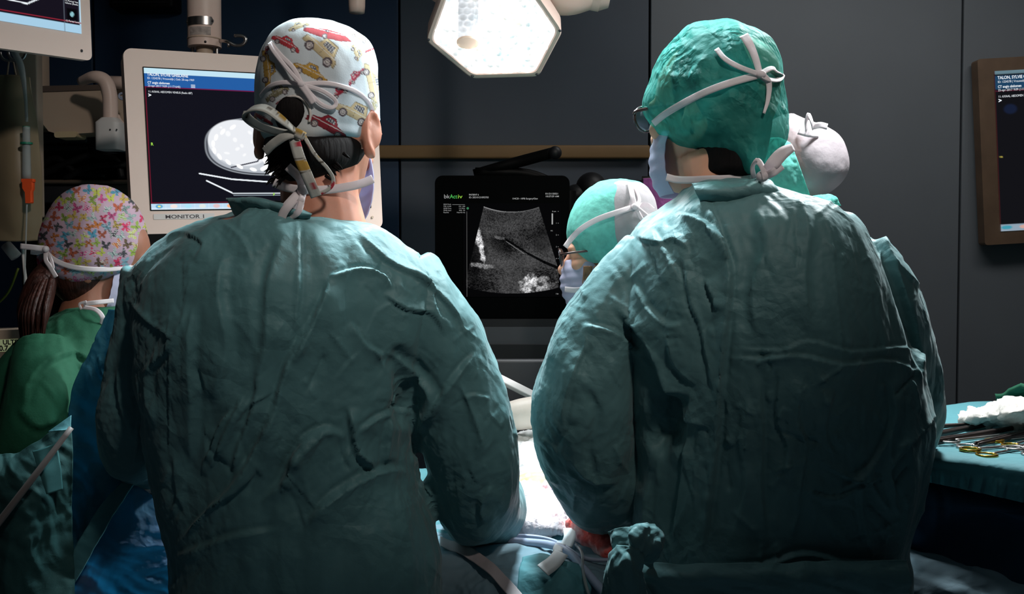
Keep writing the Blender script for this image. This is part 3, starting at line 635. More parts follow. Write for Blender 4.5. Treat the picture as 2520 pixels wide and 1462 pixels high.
# ================================================================== operating lamp
LN = Vector((0.0, -0.62, -0.785)).normalized(); LO = P(1215, 60, 2.42)
def onlamp(px, py, off=0.0):
    d = ray(px, py); O = Vector((0, 0, CZ)); k = (LO + LN * off - O).dot(LN) / d.dot(LN); return O + d * k
t = root('operating_lamp', LO, 'bright hexagonal operating lamp with a clear handle, hanging at the top centre', 'lamp')
hexo = [(1047, 99), (1160, 193), (1326, 188), (1385, 76), (1290, -62), (1108, -70)]
hc = (sum(x for x, y in hexo) / 6, sum(y for x, y in hexo) / 6)
def hexr(k, off, n=5, rr=.10):
    pts = [((x - hc[0]) * k + hc[0], (y - hc[1]) * k + hc[1]) for x, y in hexo]; out = []
    for i in range(6):
        a, b2, c = np.array(pts[i - 1]), np.array(pts[i]), np.array(pts[(i + 1) % 6])
        p0 = b2 + (a - b2) * rr; p1 = b2 + (c - b2) * rr
        for q in range(n + 1): s = q / n; pt = p0 * (1 - s) ** 2 + b2 * 2 * s * (1 - s) + p1 * s * s; out.append(onlamp(*pt, off))
    return out
b = MB(); back = [p - LN * .075 for p in hexr(.93, 0)]
b.rings([hexr(.905, .001), hexr(.93, .006), hexr(.985, .006), hexr(1.0, 0), [p - LN * .045 for p in hexr(1.0, 0)], back], cap=False)
n0 = len(back); b.add(back, [tuple(range(n0))]); b.build('housing', M['lamp_body'], t, angle=40)
def lampglow():
    m = bpy.data.materials.new('lamp_reflector_glow'); m.use_nodes = True; nt = m.node_tree; N = nt.nodes; b = N['Principled BSDF']
    tc = N.new('ShaderNodeTexCoord'); vo = N.new('ShaderNodeTexVoronoi'); vo.inputs['Scale'].default_value = 60; nt.links.new(tc.outputs['Object'], vo.inputs['Vector'])
    no = N.new('ShaderNodeTexNoise'); no.inputs['Scale'].default_value = 28; no.inputs['Detail'].default_value = 4; nt.links.new(tc.outputs['Object'], no.inputs['Vector'])
    r = N.new('ShaderNodeValToRGB'); e = r.color_ramp.elements; e[0].position = 0.33; e[0].color = (0.45, 0.72, 0.80, 1); e[1].position = 0.44; e[1].color = (1, 1, 1, 1)
    x = e.new(0.60); x.color = (1, 1, 1, 1); x = e.new(0.72); x.color = (1, 0.80, 0.52, 1)
    nt.links.new(no.outputs[0], r.inputs[0]); nt.links.new(r.outputs[0], b.inputs['Emission Color'])
    ma = N.new('ShaderNodeMapRange'); ma.inputs[1].default_value = 0.0; ma.inputs[2].default_value = 0.75; ma.inputs[3].default_value = 1.9; ma.inputs[4].default_value = 0.62
    nt.links.new(vo.outputs['Distance'], ma.inputs[0]); nt.links.new(ma.outputs[0], b.inputs['Emission Strength']); b.inputs['Base Color'].default_value = (.8, .8, .8, 1); return m
gl = lampglow()
b = MB(); f = hexr(.93, -.006); b.add(f, [tuple(range(len(f)))]); b.build('reflector', gl, t, smooth=False)
# moulded lens bumps
b = MB(); rngl = random.Random(3)
ex = (onlamp(1260, 60) - onlamp(1215, 60)).normalized(); ey = LN.cross(ex).normalized()
import itertools
poly = [((onlamp(*((x - hc[0]) * .885 + hc[0], (y - hc[1]) * .885 + hc[1])) - LO).dot(ex), (onlamp(*((x - hc[0]) * .885 + hc[0], (y - hc[1]) * .885 + hc[1])) - LO).dot(ey)) for x, y in hexo]
def inpoly(x, y, pg):
    c = False
    for i in range(len(pg)):
        (x0, y0), (x1, y1) = pg[i - 1], pg[i]
        if (y0 > y) != (y1 > y) and x < (x1 - x0) * (y - y0) / (y1 - y0) + x0: c = not c
    return c
for i in range(-14, 15):
    for j in range(-14, 15):
        x = (i + .5 * (j % 2)) * .0205; y = j * .0178
        if inpoly(x, y, poly): c0 = LO + ex * x + ey * y - LN * .004; b.ell(c0, (.0105, .0105, .0085), None, 8, 5)
b.build('lens_array', gl, t); bpy.context.view_layer.update()
for x, y in hexo:
    x = (x - hc[0]) * .957 + hc[0]; y = (y - hc[1]) * .957 + hc[1]; b = MB(); b.ell(onlamp(x, y, .007), (.0042, .0042, .003), None, 12, 6); s_ = b.build('screw', M['grey'], t)
hb, ht = onlamp(1148, 112, .0), onlamp(1150, -50, 0)
he = P(1151, 104, 2.30); hs = P(1154, -75, 2.36)
b = MB(); b.tube([hs, he], [.0245, .0215], 28, 2); b.build('handle', mat('lamp_handle_clear', C(236, 238, 242), .25, see=.45, trans=.6), t, angle=40)
b = MB(); dd = (he - hs).normalized(); b.tube([he - dd * .002, he + dd * .003], [.0245, .0245], 28, 2); b.build('handle_cap', mat('handle_cap_cream', C(246, 226, 208), .5, see=.45, trans=.2), t, angle=40)
# yoke arm to the right and stem to the ceiling
b = MB(); b.tube([P(1310, -40, 2.50), P(1390, 2, 2.52), P(1450, -6, 2.54)], [.060, .036, .030], 24); b.build('yoke', M['lamp_body'], t)
b = MB(); b.tube([P(1440, -8, 2.54), P(1478, 0, 2.54)], [.030, .029], 24, 2); b.tube([P(1478, -2, 2.54), P(1500, 2, 2.54)], [.029, .018], 24, 2); b.build('yoke_joint', mat('lamp_joint', C(222, 196, 184), .4), t, angle=40)
b = MB(); b.tube([P(1080, -20, 2.5), P(1068, 0, 2.5)], [.02, .018], 20, 2); b.build('side_knob', M['lamp_body'], t, angle=40)
q = P(1310, -60, 2.52); b = MB(); b.tube([q, (q.x, q.y + .02, 2.4), (q.x, q.y, 2.99)], .028, 20); b.build('stem', M['lamp_body'], t)
t = root('lamp_arm_tip', P(878, 0, 2.8), 'cream rounded arm tip at the top edge, left of the operating lamp', 'lamp arm')
b = MB(); b.tube([P(878, 1, 2.8), P(878, -30, 2.8), (P(878, 0, 2.8).x, 2.8, 2.99)], [.012, .024, .024], 20); b.build('tip', M['lamp_body'], t)

# ================================================================== left equipment
YE = 2.75
t = root('equipment_boom', P(175, 325, YE), 'beige ceiling boom body with rounded lower edge behind the drip set', 'boom')
F5 = frame((88, 218, YE), (262, 214, YE), (88, 330, YE)); s5 = YE / FPX
b = MB(); b.prism([(0, 0), (.34, 0), (.34, .08), (.30, .115), (.06, .125), (.03, .115), (.008, .085)], F5, -.08, 0); b.build('body', M['plastic_d'], t, angle=50)
b = MB(); b.prism([(-.004, -.006), (.345, -.006), (.345, .006), (-.004, .010)], F5, -.085, .004); b.build('top_seam', mat('seam_brown', C(88, 74, 66), .6), t, smooth=False)
b = MB(); q0 = P(82, 250, YE); b.box((q0.x, YE + .05, (q0.z + .15 + 2.99) / 2 - .08), (.026, .05, 2.99 - q0.z + .12), bev=.006); b.build('column', M['plastic_d'], t, angle=40)
b = MB(); b.prism(rrect(.05, .118, .11, .134, .006), F5, -.05, .012); b.build('latch', mat('latch_cream', C(196, 176, 140), .5), t, angle=40)
t = root('boom_handle', P(273, 372, 2.62), 'curved beige tube handle ending in a white joint block, left of the MONITOR 1 screen', 'handle')
b = MB(); b.tube([P(200, 200, 2.66), P(232, 189, 2.62), P(258, 200, 2.62), P(270, 235, 2.62), P(272, 300, 2.62)], [.012, .015, .0185, .0185, .0185], 24); b.build('tube', M['plastic'], t)
b = MB(); b.tube([P(262, 202, 2.72), P(360, 206, 2.72)], .017, 20, 2); b.build('cross_tube', M['plastic'], t)
b = MB(); b.tube([P(286, 285, 2.70), P(300, 306, 2.72), P(330, 318, 2.73)], .008, 14); b.build('cable_guide', M['plastic'], t)
zz5 = lambda y: P(273, y, 2.62).z; xx5 = P(272, 330, 2.62).x
b = MB(); b.rings([[(xx5 + rx * math.copysign(abs(math.cos(a)) ** .45, math.cos(a)), 2.62 + rx * math.copysign(abs(math.sin(a)) ** .45, math.sin(a)), z) for a in [2 * math.pi * k / 32 for k in range(32)]] for z, rx in ((zz5(370), .0305), (zz5(368), .0315), (zz5(304), .0315), (zz5(293), .021), (zz5(291), .019))]); b.build('joint_block', M['white'], t, angle=30)
for x in (271, 287): b = MB(); b.ell(P(x, 319, 2.587), (.0022,) * 3, None, 10, 6); b.build('screw', M['dark'], t)
b = MB(); b.ell(P(246, 345, 2.605), (.004, .010, .014)); b.build('side_cap', M['grey'], t)
b = MB(); b.tube([P(245, 345, 2.70), P(340, 347, 2.72)], .016, 20, 2); b.build('rear_tube', M['plastic_d'], t)
# coiled small hook near the screen edge
t = tag(MB().tube([P(300 + 9 * math.cos(a) * (1 - a / 16), 236 + 9 * math.sin(a) * (1 - a / 16), 2.66) for a in [k * .6 for k in range(16)]], .003, 8).build('cable_coil', M['tube_g'], None), 'small coiled clear cable beside the left edge of the MONITOR 1 screen', 'cable')
# rack of dark devices
t = root('equipment_rack', P(200, 700, 2.9), 'dark shelved equipment rack behind the person in the butterfly cap', 'rack')
def rb(name, x0, y0, x1, y1, Y, dep, m, bev=.006):
    a = P(x0, y0, Y); c = P(x1, y1, Y); b = MB(); b.box(((a.x + c.x) / 2, Y + dep / 2, (a.z + c.z) / 2), (abs(c.x - a.x), dep, abs(a.z - c.z)), bev=bev); return b.build(name, m, t, angle=35)
rb('device', 92, 326, 214, 352, 2.85, .3, M['dark']); rb('device', 95, 354, 216, 372, 2.86, .3, mat('device_blue_black', C(14, 20, 26), .35)); rb('device', 216, 378, 316, 446, 2.95, .2, M['screenblack'])
rb('shelf', 90, 442, 330, 452, 2.82, .35, mat('shelf_brown', C(84, 70, 58), .6, var=.1)); rb('device', 95, 452, 250, 500, 2.84, .3, M['dark']); rb('device', 262, 452, 330, 610, 2.84, .3, mat('device_grey_brown', C(74, 66, 60), .5))
rb('shelf', 60, 315, 330, 324, 2.84, .35, mat('shelf_beige', C(120, 100, 80), .6)); rb('back_panel', 60, 300, 330, 900, 3.2, .02, M['black']); rb('side_panel', 322, 300, 330, 1250, 2.84, .36, M['black']); rb('side_panel', 55, 300, 62, 1250, 2.84, .36, M['black'])
rb('shelf', 60, 600, 330, 612, 2.84, .35, M['dark']); rb('shelf', 60, 860, 330, 872, 2.84, .35, M['dark'])
rb('device', 92, 612, 300, 700, 2.86, .28, M['black'])
b = MB(); b.tube([P(100, 430, 2.84), P(170, 400, 2.83), P(230, 382, 2.83), P(285, 395, 2.83), P(300, 440, 2.83)], .010, 12); b.tube([P(160, 440, 2.83), P(220, 412, 2.82), P(310, 405, 2.82)], .009, 12); b.tube([P(95, 410, 2.86), P(140, 390, 2.84), P(190, 425, 2.83), P(260, 432, 2.83)], .009, 12); b.build('cable_bundle', M['black'], t)
# hanging vinyl bag with ring hooks
t = root('hanging_bag', P(50, 590, 2.25), 'long beige vinyl bag hanging from two steel ring hooks at the left edge', 'bag')
V, F = sheet([[(-40, 190, 2.25), (20, 188, 2.24), (75, 192, 2.25)], [(-40, 330, 2.24), (30, 330, 2.21), (86, 330, 2.25)], [(-40, 480, 2.24), (40, 480, 2.20), (96, 480, 2.24)], [(-40, 590, 2.25), (40, 592, 2.23), (104, 590, 2.25)]], 50, 80, [(7, .004, 4, (1, 1, .5))], th=.012)
npbuild('bag_body', V, F, M['bag'], t)
b = MB(); b.tube([P(22, 148, 2.26), P(17, 192, 2.25)], .002, 8, 2); b.tube([P(32, 148, 2.26), P(40, 190, 2.25)], .002, 8, 2); b.build('hanging_cord', M['plastic_d'], t)
for x in (22, 42): b = MB(); b.tube([P(x - 22 + 22 * (1 - math.cos(a)) , 128 + 22 * math.sin(a), 2.26 - (x > 30) * .02) for a in [math.pi * k / 10 for k in range(11)]], .0035, 10); b.build('ring_hook', M['steel'], t)
b = MB(); q = P(70, 100, 2.32); b.box((q.x, q.y, (q.z + 2.99) / 2 - .2), (.05, .03, 2.99 - q.z + .4), bev=.004); b.build('support_bar', M['plastic_d'], t, angle=40)
# drip set
t = root('infusion_line', P(64, 560, 2.18), 'clear infusion line with green drip chamber rings and an orange roller clamp', 'drip line')
b = MB(); b.tube([P(35, 128, 2.2), P(52, 165, 2.19), P(62, 230, 2.18), P(66, 300, 2.18)], [.007, .007, .004, .003], 12); b.build('upper_tube', M['clear'], t)
b = MB(); b.tube([P(65, 312, 2.18), P(65, 352, 2.18), P(66, 440, 2.18)], [.0075, .008, .009], 20, 12); b.build('drip_chamber', M['clear'], t)
for y, r_, h in ((315, .0075, .007), (353, .0125, .004)):
    q = P(65, y, 2.18); b = MB(); b.tube([q + Vector((0, 0, h / 2)), q - Vector((0, 0, h / 2))], r_, 20, 2); b.build('green_ring', M['green_pl'], t, angle=40)
F6 = frame((52, 440, 2.17), (80, 440, 2.17), (52, 500, 2.17)); W6 = F6.W; H6 = F6.H
b = MB(); b.prism([(0, 0), (W6, 0), (W6, H6 * .12), (W6 * .92, H6 * .14), (W6 * .92, H6 * .42), (W6 * .80, H6 * .52), (W6 * .80, H6 * .96), (W6 * .72, H6), (W6 * .34, H6), (W6 * .30, H6 * .55), (W6 * .08, H6 * .38), (W6 * .08, H6 * .14), (0, H6 * .12)], F6, -.014, 0); b.build('roller_clamp', M['orange'], t, angle=40)
b = MB(); b.tube([P(66, 498, 2.175), P(64, 580, 2.18), P(60, 700, 2.18)], .0018, 8); b.build('lower_tube', M['clear'], t)
# small white roll and white cable lower left
t = tag(MB().tube([P(14, 602, 2.3), P(40, 632, 2.3)], [.012, .013], 16, 2).build('plug', M['white'], None), 'small white plug hanging below the vinyl bag', 'plug')
tag(MB().tube([P(55, 600, 2.28), P(60, 660, 2.28), P(64, 700, 2.28), P(62, 760, 2.28)], .0035, 8).build('cable', M['white'], None), 'white cable hanging behind the tie of the butterfly cap', 'cable')
tag(MB().tube([P(-20, 760, 2.5), P(20, 720, 2.5), P(45, 660, 2.5)], .003, 8).build('hose', mat('yellow_green_hose', C(110, 120, 30), .5), None), 'thin yellow-green hose at the left edge', 'hose')
# small lit readout
t = root('readout_device', P(20, 880, 2.15), 'small device with a lit readout beside the green scrub sleeve', 'device')
F7 = frame((-60, 838, 2.15), (46, 834, 2.15), (-60, 868, 2.15))
b = MB(); b.prism(rrect(-.03, -.02, F7.W + .01, F7.H + .03, .004), F7, -.10, 0); b.build('housing', M['plastic_d'], t, angle=40)
b = MB(); b.prism(rrect(0, 0, F7.W, F7.H, .001), F7, 0, .001); lc = b.build('readout', M['lcd'], t, smooth=False)
text('ULTE', F7, .058, F7.H * .42, .010, M['ink'], lc, 'readout_text', .0018, bold=.05); text('0.7', F7, .050, F7.H * .92, .011, M['ink'], lc, 'readout_text', .0018, bold=.05)
b = MB(); q = P(0, 890, 2.2); b.box((q.x, q.y, q.z / 2 - .01), (.05, .05, q.z), bev=.004); b.build('stand', M['black'], t, angle=40)

# ================================================================== people
def head_mb(b, Mx, S=1.0, ear=1.0):
    """a head with brow, nose, jaw and ears, facing +Y, chin near z=0, placed by Mx"""
    T = lambda x, y, z: Mx @ Vector((x * S, y * S, z * S))
    rows = [(-.006, .018, .082, .050), (.018, .042, .092, .000), (.05, .058, .094, -.055), (.08, .066, .094, -.075), (.11, .072, .096, -.090), (.14, .076, .100, -.096), (.17, .074, .092, -.094), (.195, .062, .075, -.082), (.213, .042, .050, -.058), (.222, .015, .018, -.022)]
    D = crom(rows, 36); RG = []
    for z, hw, yf, yb in D:
        c = (yf + yb) / 2; d = (yf - yb) / 2; RG.append([T(hw * math.copysign(abs(math.cos(a)) ** .9, math.cos(a)), c + d * math.copysign(abs(math.sin(a)) ** .9, math.sin(a)), z) for a in [2 * math.pi * k / 28 for k in range(28)]])
    b.rings(RG); Rm = Mx.to_3x3()
    b.tube([T(0, .092, .118), T(0, .108, .096), T(0, .118, .082), T(0, .098, .074)], [.008 * S, .010 * S, .013 * S, .010 * S], 10)
    for s in (-1, 1):
        b.ell(T(.032 * s, .086, .128), (.024 * S, .014 * S, .010 * S), Rm); b.ell(T(.013 * s, .102, .077), (.007 * S, .008 * S, .006 * S), Rm); b.ell(T(.040 * s, .078, .090), (.020 * S, .018 * S, .018 * S), Rm)
        b.ell(T(.030 * s, .088, .112), (.014 * S, .010 * S, .009 * S), Rm)
        E = Rm @ Matrix.Rotation(R(-38 * s), 3, 'Z')
        Te = lambda u, v, z: T(.074 * s, -.004, .092) + E @ Vector((u * s * S * ear, v * S * ear, z * S * ear))
        b.tube([Te(.000, .010, -.006), Te(.012, .000, .018), Te(.016, -.010, .032), Te(.017, -.022, .030), Te(.017, -.027, .012), Te(.014, -.022, -.012), Te(.009, -.010, -.028), Te(.002, .002, -.030)], [.005 * S] * 6 + [.0075 * S, .005 * S], 10)
        b.ell(Te(.010, -.010, .006), (.007 * S, .019 * S, .027 * S), E)
    b.ell(T(0, .094, .052), (.022 * S, .009 * S, .007 * S), Rm); b.ell(T(0, .092, .042), (.019 * S, .009 * S, .007 * S), Rm)
def hand_mb(b, wr, d, pal, s=1, curl=.5):
    """palm, four fingers of unequal length bent at the knuckles and a side thumb; wr wrist, d pointing direction, pal palm normal"""
    d = Vector(d).normalized(); pal = Vector(pal); pal = (pal - d * pal.dot(d)).normalized(); sd = d.cross(pal) * s; wr = Vector(wr)
    for q in range(4):
        o = (q - 1.5) * .021; L = (.078, .086, .080, .062)[q]; k = wr + d * .085 + sd * o
        b.tube([wr + d * .005 + sd * o * .5, k], [.016, .013], 10, 5)
        p1 = k + (d * math.cos(curl * .7) + pal * math.sin(curl * .7)) * L * .45; p2 = p1 + (d * math.cos(curl * 1.8) + pal * math.sin(curl * 1.8)) * L * .32; p3 = p2 + (d * math.cos(curl * 2.6) + pal * math.sin(curl * 2.6)) * L * .25
        b.tube([k, p1, p2, p3], [.0105, .0095, .0088, .0065], 10)
    t0 = wr + d * .025 - sd * .022; t1 = t0 + (d * .6 - sd * .75 + pal * .25).normalized() * .045; t2 = t1 + (d * .9 - sd * .25 + pal * .4).normalized() * .035; b.tube([t0, t1, t2], [.015, .0115, .008], 10)
def headM(ear_px, ear_py, Y, yaw, pitch, roll, S):
    o = P(ear_px, ear_py, Y); Rm = Euler((R(pitch), R(roll), R(yaw)), 'XYZ').to_matrix().to_4x4()
    return Matrix.Translation(o) @ Rm @ Matrix.Translation((0, 0, -.095 * S))
def armpts(A, k=1.0): return [P(x, y, Y) for x, y, Y, r in A], [r / FPX * Y * k for x, y, Y, r in A]
def make_body(par, Mx, S, rows, arms, skin, neck, ear=1.0, voxel=.005, yk=1.0, hands=True, legY=None):
    b = MB(); head_mb(b, Mx, S, ear); b.tube([P(*n[:3]) for n in neck], [n[3] for n in neck], 20)
    rr = [(py, (xl + xr) / 2 - (xr - xl) * .42, (xl + xr) / 2 + (xr - xl) * .42, Y, df * .8, db * .72) for py, xl, xr, Y, df, db in rows]
    rr = rr[2:]; zend = .92
    RG = [g for g in sil_rings(rr, 40, 28) if g[0][2] > zend]; b.rings(RG)
    cx_ = sum(p[0] for p in RG[-1]) / 28; cy_ = sum(p[1] for p in RG[-1]) / 28
    b.ell((cx_, cy_, zend), (.155, .11, .12))
    for s in (-1, 1):
        b.tube([(cx_ + s * .08, cy_, .92), (cx_ + s * .095, cy_ + .01, .50), (cx_ + s * .10, cy_ - .01, .10)], [.085, .058, .040], 16)
        b.ell((cx_ + s * .105, cy_ + .05, .045), (.045, .125, .044))
    for A in arms:
        p, r_ = armpts(A, .62); b.tube(p, r_, 14)
        if hands: d = (p[-1] - p[-2]).normalized(); hand_mb(b, p[-1], d + Vector((0, .1, -.25)), Vector((0, -.3, -1)), 1 if A[0][0] > A[-1][0] else -1)
    V, F = fuse(b, voxel, 3); return npbuild('body', V, F, skin, par)
def make_gown(par, rows, arms, m, FL, seed, voxel=.0029, crease_boxes=(), name='gown', lump=.013, cren=.0014, low=.45, n=2.3):
    b = MB(); RG = [g for g in sil_rings(rows, 90, 64, n) if g[0][2] > low]; b.rings(RG)
    for A in arms:
        p, r_ = armpts(A[:-1]); b.tube(p, r_, 28, flat=1.0)
    V, F = fuse(b, voxel, 6); N = normals(V, F)
    msk = sm(.5 + .9 * fbm(V * 5., 2, seed + 3))
    D = lump * facets(V, 4.2, seed, (1, 1, .30)) + lump * .30 * facets(V, 11, seed + 5, (1, 1, .45)) + cren * msk * facets(V, 24, seed + 9, (1, 1, .8)) + cren * .5 * msk * facets(V, 50, seed + 13, (1, 1, .9))
    V = V + N * D[:, None]; N = normals(V, F)
    D = folds(V, N, FL)
    for i, bx in enumerate(crease_boxes): D += folds(V, N, random_creases(bx[:4], bx[4], seed * 10 + i, *bx[5:]))
    V = V + N * D[:, None]
    return npbuild(name, V, F, m, par)
def mask_local(par, Mx, S, m, name='face_mask', k=1.0, aw=74, zt=.104):
    V = []; nu, nv = 60, 30
    for j in range(nv):
        z = -.012 + (zt + .012) * j / (nv - 1); 
        for i in range(nu):
            a = R(-aw + 2 * aw * i / (nu - 1)); pl = .0016 * math.sin(z * 320); bul = math.sin(math.pi * (j + 1) / (nv + 1)) ** .5
            V.append(tuple(Mx @ (Vector((math.sin(a) * (.054 + .022 * bul), .004 + math.cos(a) * (.092 + .028 * bul * k + pl), z)) * S)))
    V = np.array(V); F = []
    for j in range(nv - 1):
        for i in range(nu - 1): q = j * nu + i; F.append((q, q + 1, q + 1 + nu, q + nu))
    N = normals(V, F); V2 = V + N * .0012; n = len(V); F2 = F + [tuple(i + n for i in f[::-1]) for f in F]
    return npbuild(name, np.vstack([V, V2]), F2, m, par)

# ------------------------------------------------------------------ printed patterns
def poly_in(x, y, pg):
    c = np.zeros(len(x), bool)
    for i in range(len(pg)):
        (x0, y0), (x1, y1) = pg[i - 1], pg[i]
        if y0 == y1: continue
        k = ((y0 > y) != (y1 > y)) & (x < (x1 - x0) * (y - y0) / (y1 - y0) + x0); c ^= k
    return c
def draw_car(col, x, y, cx, cy, L, ang, body, kind=0, flip=1):
    a = R(ang); X = ((x - cx) * math.cos(a) + (y - cy) * math.sin(a)) / L * flip; Y = (-(x - cx) * math.sin(a) + (y - cy) * math.cos(a)) / L
    near = (np.abs(X) < .7) & (np.abs(Y) < .6)
    if not near.any(): return
    ix = np.where(near)[0]; X = X[ix]; Y = Y[ix]; B = np.array(body)
    if kind == 0:      # low coupe
        hull = [(-.5, .07), (-.5, -.02), (-.38, -.09), (-.22, -.11), (-.12, -.23), (.10, -.23), (.20, -.10), (.42, -.05), (.5, .02), (.5, .08)]; win = [(-.12, -.12), (-.08, -.20), (.08, -.20), (.14, -.11)]; wh = [(-.30, .07, .09), (.30, .07, .09)]
    elif kind == 1:    # upright vintage saloon
        hull = [(-.5, .10), (-.48, -.06), (-.15, -.12), (-.10, -.30), (.24, -.32), (.34, -.08), (.46, -.02), (.48, .10)]; win = [(-.06, -.13), (-.05, -.26), (.20, -.28), (.26, -.11)]; wh = [(-.28, .10, .12), (.30, .10, .12)]
    else:              # long roadster
        hull = [(-.5, .03), (-.30, -.07), (.05, -.09), (.5, -.02), (.5, .05), (.1, .09), (-.3, .07)]; win = [(-.02, -.05), (.02, -.08), (.10, -.07), (.08, -.04)]; wh = [(.06, .06, .06)]
    sh = poly_in(X, Y, [(u * 1.06, v * 1.1 + .005) for u, v in hull]); col[ix[sh]] = B * .45
    m = poly_in(X, Y, hull); tone = (1.05 - .5 * np.clip(Y[m] + .1, 0, .3) / .3)[:, None]; col[ix[m]] = B * tone
    hi = m & (np.abs(Y + .055) < .010); col[ix[hi]] = B * .3 + .5
    ln = m & (np.abs(X - .02) < .006) & (Y > -.09); col[ix[ln]] = B * .4
    w_ = poly_in(X, Y, win); col[ix[w_]] = (.10, .10, .13); fr_ = w_ & (np.abs((X * 16) % 1 - .5) < .14); col[ix[fr_]] = (.62, .62, .60)
    for wx, wy, r in wh:
        d = np.hypot(X - wx, Y - wy); col[ix[d < r]] = (.09, .07, .08); col[ix[d < r * .62]] = (.55, .50, .50); col[ix[d < r * .42]] = (.25, .22, .22); col[ix[d < r * .2]] = (.7, .66, .62)
RED, CRM, OCH, DRD, OLV = (.52, .035, .05), (.60, .48, .28), (.52, .30, .05), (.26, .01, .025), (.34, .30, .17)
CARS = [(704, 108, 74, 28, RED, 0, 1), (790, 124, 104, 44, CRM, 1, 1), (808, 84, 116, 14, RED, 2, -1), (764, 180, 96, 26, OCH, 0, 1), (870, 280, 90, 28, CRM, 1, 1), (806, 312, 108, 28, DRD, 0, 1), (877, 188, 54, -48, (.36, .01, .05), 0, 1), (836, 228, 44, -30, (.42, .02, .05), 1, 1),
        (656, 170, 88, 84, OCH, 0, 1), (914, 205, 98, 78, CRM, 0, -1), (876, 130, 40, 70, CRM, 1, 1), (912, 122, 34, -22, RED, 2, 1), (735, 66, 50, -18, CRM, 0, 1), (682, 230, 62, -30, OLV, 1, 1), (885, 92, 50, 30, CRM, 0, 1), (645, 290, 60, 30, RED, 2, 1), (700, 245, 50, -25, DRD, 2, 1), (660, 120, 30, -60, DRD, 0, 1), (920, 260, 40, 80, OLV, 0, 1)]
def car_colors(V):
    x, y = proj(V); n = fbm(V * 26, 3, 4); n2 = fbm(V * 9, 2, 8)
    col = np.array((.60, .66, .70)) * (1 + .09 * n)[:, None] + np.outer(np.clip(n2, -1, 1), (.04, .0, -.04))
    for a in CARS: draw_car(col, x, y, *a)
    return np.clip(col, 0, 1)
BUT = [(.60, .62, .10), (.75, .04, .14), (.70, .22, .05), (.18, .11, .06), (.28, .50, .60), (.34, .46, .08), (.72, .10, .30), (.08, .08, .09), (.55, .12, .06), (.10, .35, .50), (.30, .42, .40), (.60, .42, .10)]
def draw_butterfly(col, x, y, cx, cy, L, a, body, pat, g):
    ix = np.where((np.abs(x - cx) < L) & (np.abs(y - cy) < L))[0]
    if not len(ix): return
    X = ((x[ix] - cx) * math.cos(a) + (y[ix] - cy) * math.sin(a)) / L; Y = (-(x[ix] - cx) * math.sin(a) + (y[ix] - cy) * math.cos(a)) / L
    A = np.abs(X)
    up = poly_in(A, Y, [(0, .05), (.04, -.14), (.30, -.58), (.62, -.66), (.72, -.50), (.55, -.12), (.30, .02), (0, .08)])
    dn = poly_in(A, Y, [(0, -.02), (.34, .06), (.52, .26), (.40, .44), (.30, .62), (.20, .42), (.04, .22)])
    w_ = up | dn; col[ix[w_]] = body; k = w_
    if pat == 0: d = w_ & (((X * 6) % 1 < .35) & ((Y * 6) % 1 < .35)); col[ix[d]] = (.05, .06, .05)
    elif pat == 1: d = w_ & (((X * 5 + Y * 5) % 1 < .3) | ((X * 5 - Y * 5) % 1 < .3)); col[ix[d]] = np.array(body) * .4
    elif pat == 2: d = w_ & (np.sin(Y * 26 + 4 * np.abs((X * 4) % 1 - .5)) > .5); col[ix[d]] = (.75, .75, .72)
    elif pat == 3: d = w_ & (A > .15) & (np.hypot(A - .42, Y + .35) < .12); col[ix[d]] = np.array(body) * .3 + .4
    col[ix[(A < .045) & (np.abs(Y) < .4)]] = np.array(body) * .35
def butterfly_colors(V):
    x, y = proj(V); g = np.random.default_rng(5); col = np.array((.62, .42, .52)) * (1 + .06 * fbm(V * 30, 2, 2))[:, None]
    j = 0
    for r_ in range(15):
        for c_ in range(13):
            cx = 85 + c_ * 24 + (10 if r_ % 2 else 0) + g.uniform(-4, 4); cy = 448 + r_ * 22 + g.uniform(-4, 4); j += 1
            draw_butterfly(col, x, y, cx, cy, g.uniform(15, 18.5), g.uniform(-.9, .9) + (0 if g.random() < .7 else 2.2), BUT[g.integers(len(BUT))], g.integers(5), g)
    return np.clip(col * .78, 0, 1)

# ================================================================== left surgeon (car-print cap)
LSR = [(493, 622, 690, 1.49, .03, .045), (507, 604, 742, 1.49, .06, .075), (530, 566, 806, 1.50, .08, .095), (556, 470, 892, 1.50, .10, .115), (595, 395, 985, 1.50, .12, .13), (650, 340, 1048, 1.50, .14, .145), (700, 315, 1078, 1.50, .15, .155), (780, 310, 1080, 1.50, .16, .16),
       (880, 330, 1060, 1.50, .165, .155), (980, 350, 1040, 1.50, .165, .15), (1080, 365, 1020, 1.50, .16, .145), (1180, 385, 1025, 1.50, .16, .14), (1280, 402, 1065, 1.50, .155, .14), (1370, 418, 1088, 1.50, .15, .14), (1462, 412, 1088, 1.50, .15, .14), (1700, 390, 1110, 1.50, .16, .16), (2320, 350, 1150, 1.50, .18, .19)]
LSA_r = [(985, 685, 1.50, 92), (1060, 790, 1.50, 108), (1112, 910, 1.51, 112), (1140, 1030, 1.53, 122), (1166, 1150, 1.56, 122), (1180, 1243, 1.63, 108), (1196, 1240, 1.80, 82), (1200, 1215, 1.88, 55), (1204, 1190, 1.94, 40)]
LSA_l = [(400, 690, 1.50, 92), (362, 800, 1.50, 82), (335, 920, 1.51, 82), (318, 1030, 1.53, 88), (335, 1110, 1.60, 82), (385, 1140, 1.78, 66), (470, 1130, 1.95, 48), (530, 1110, 2.03, 34)]
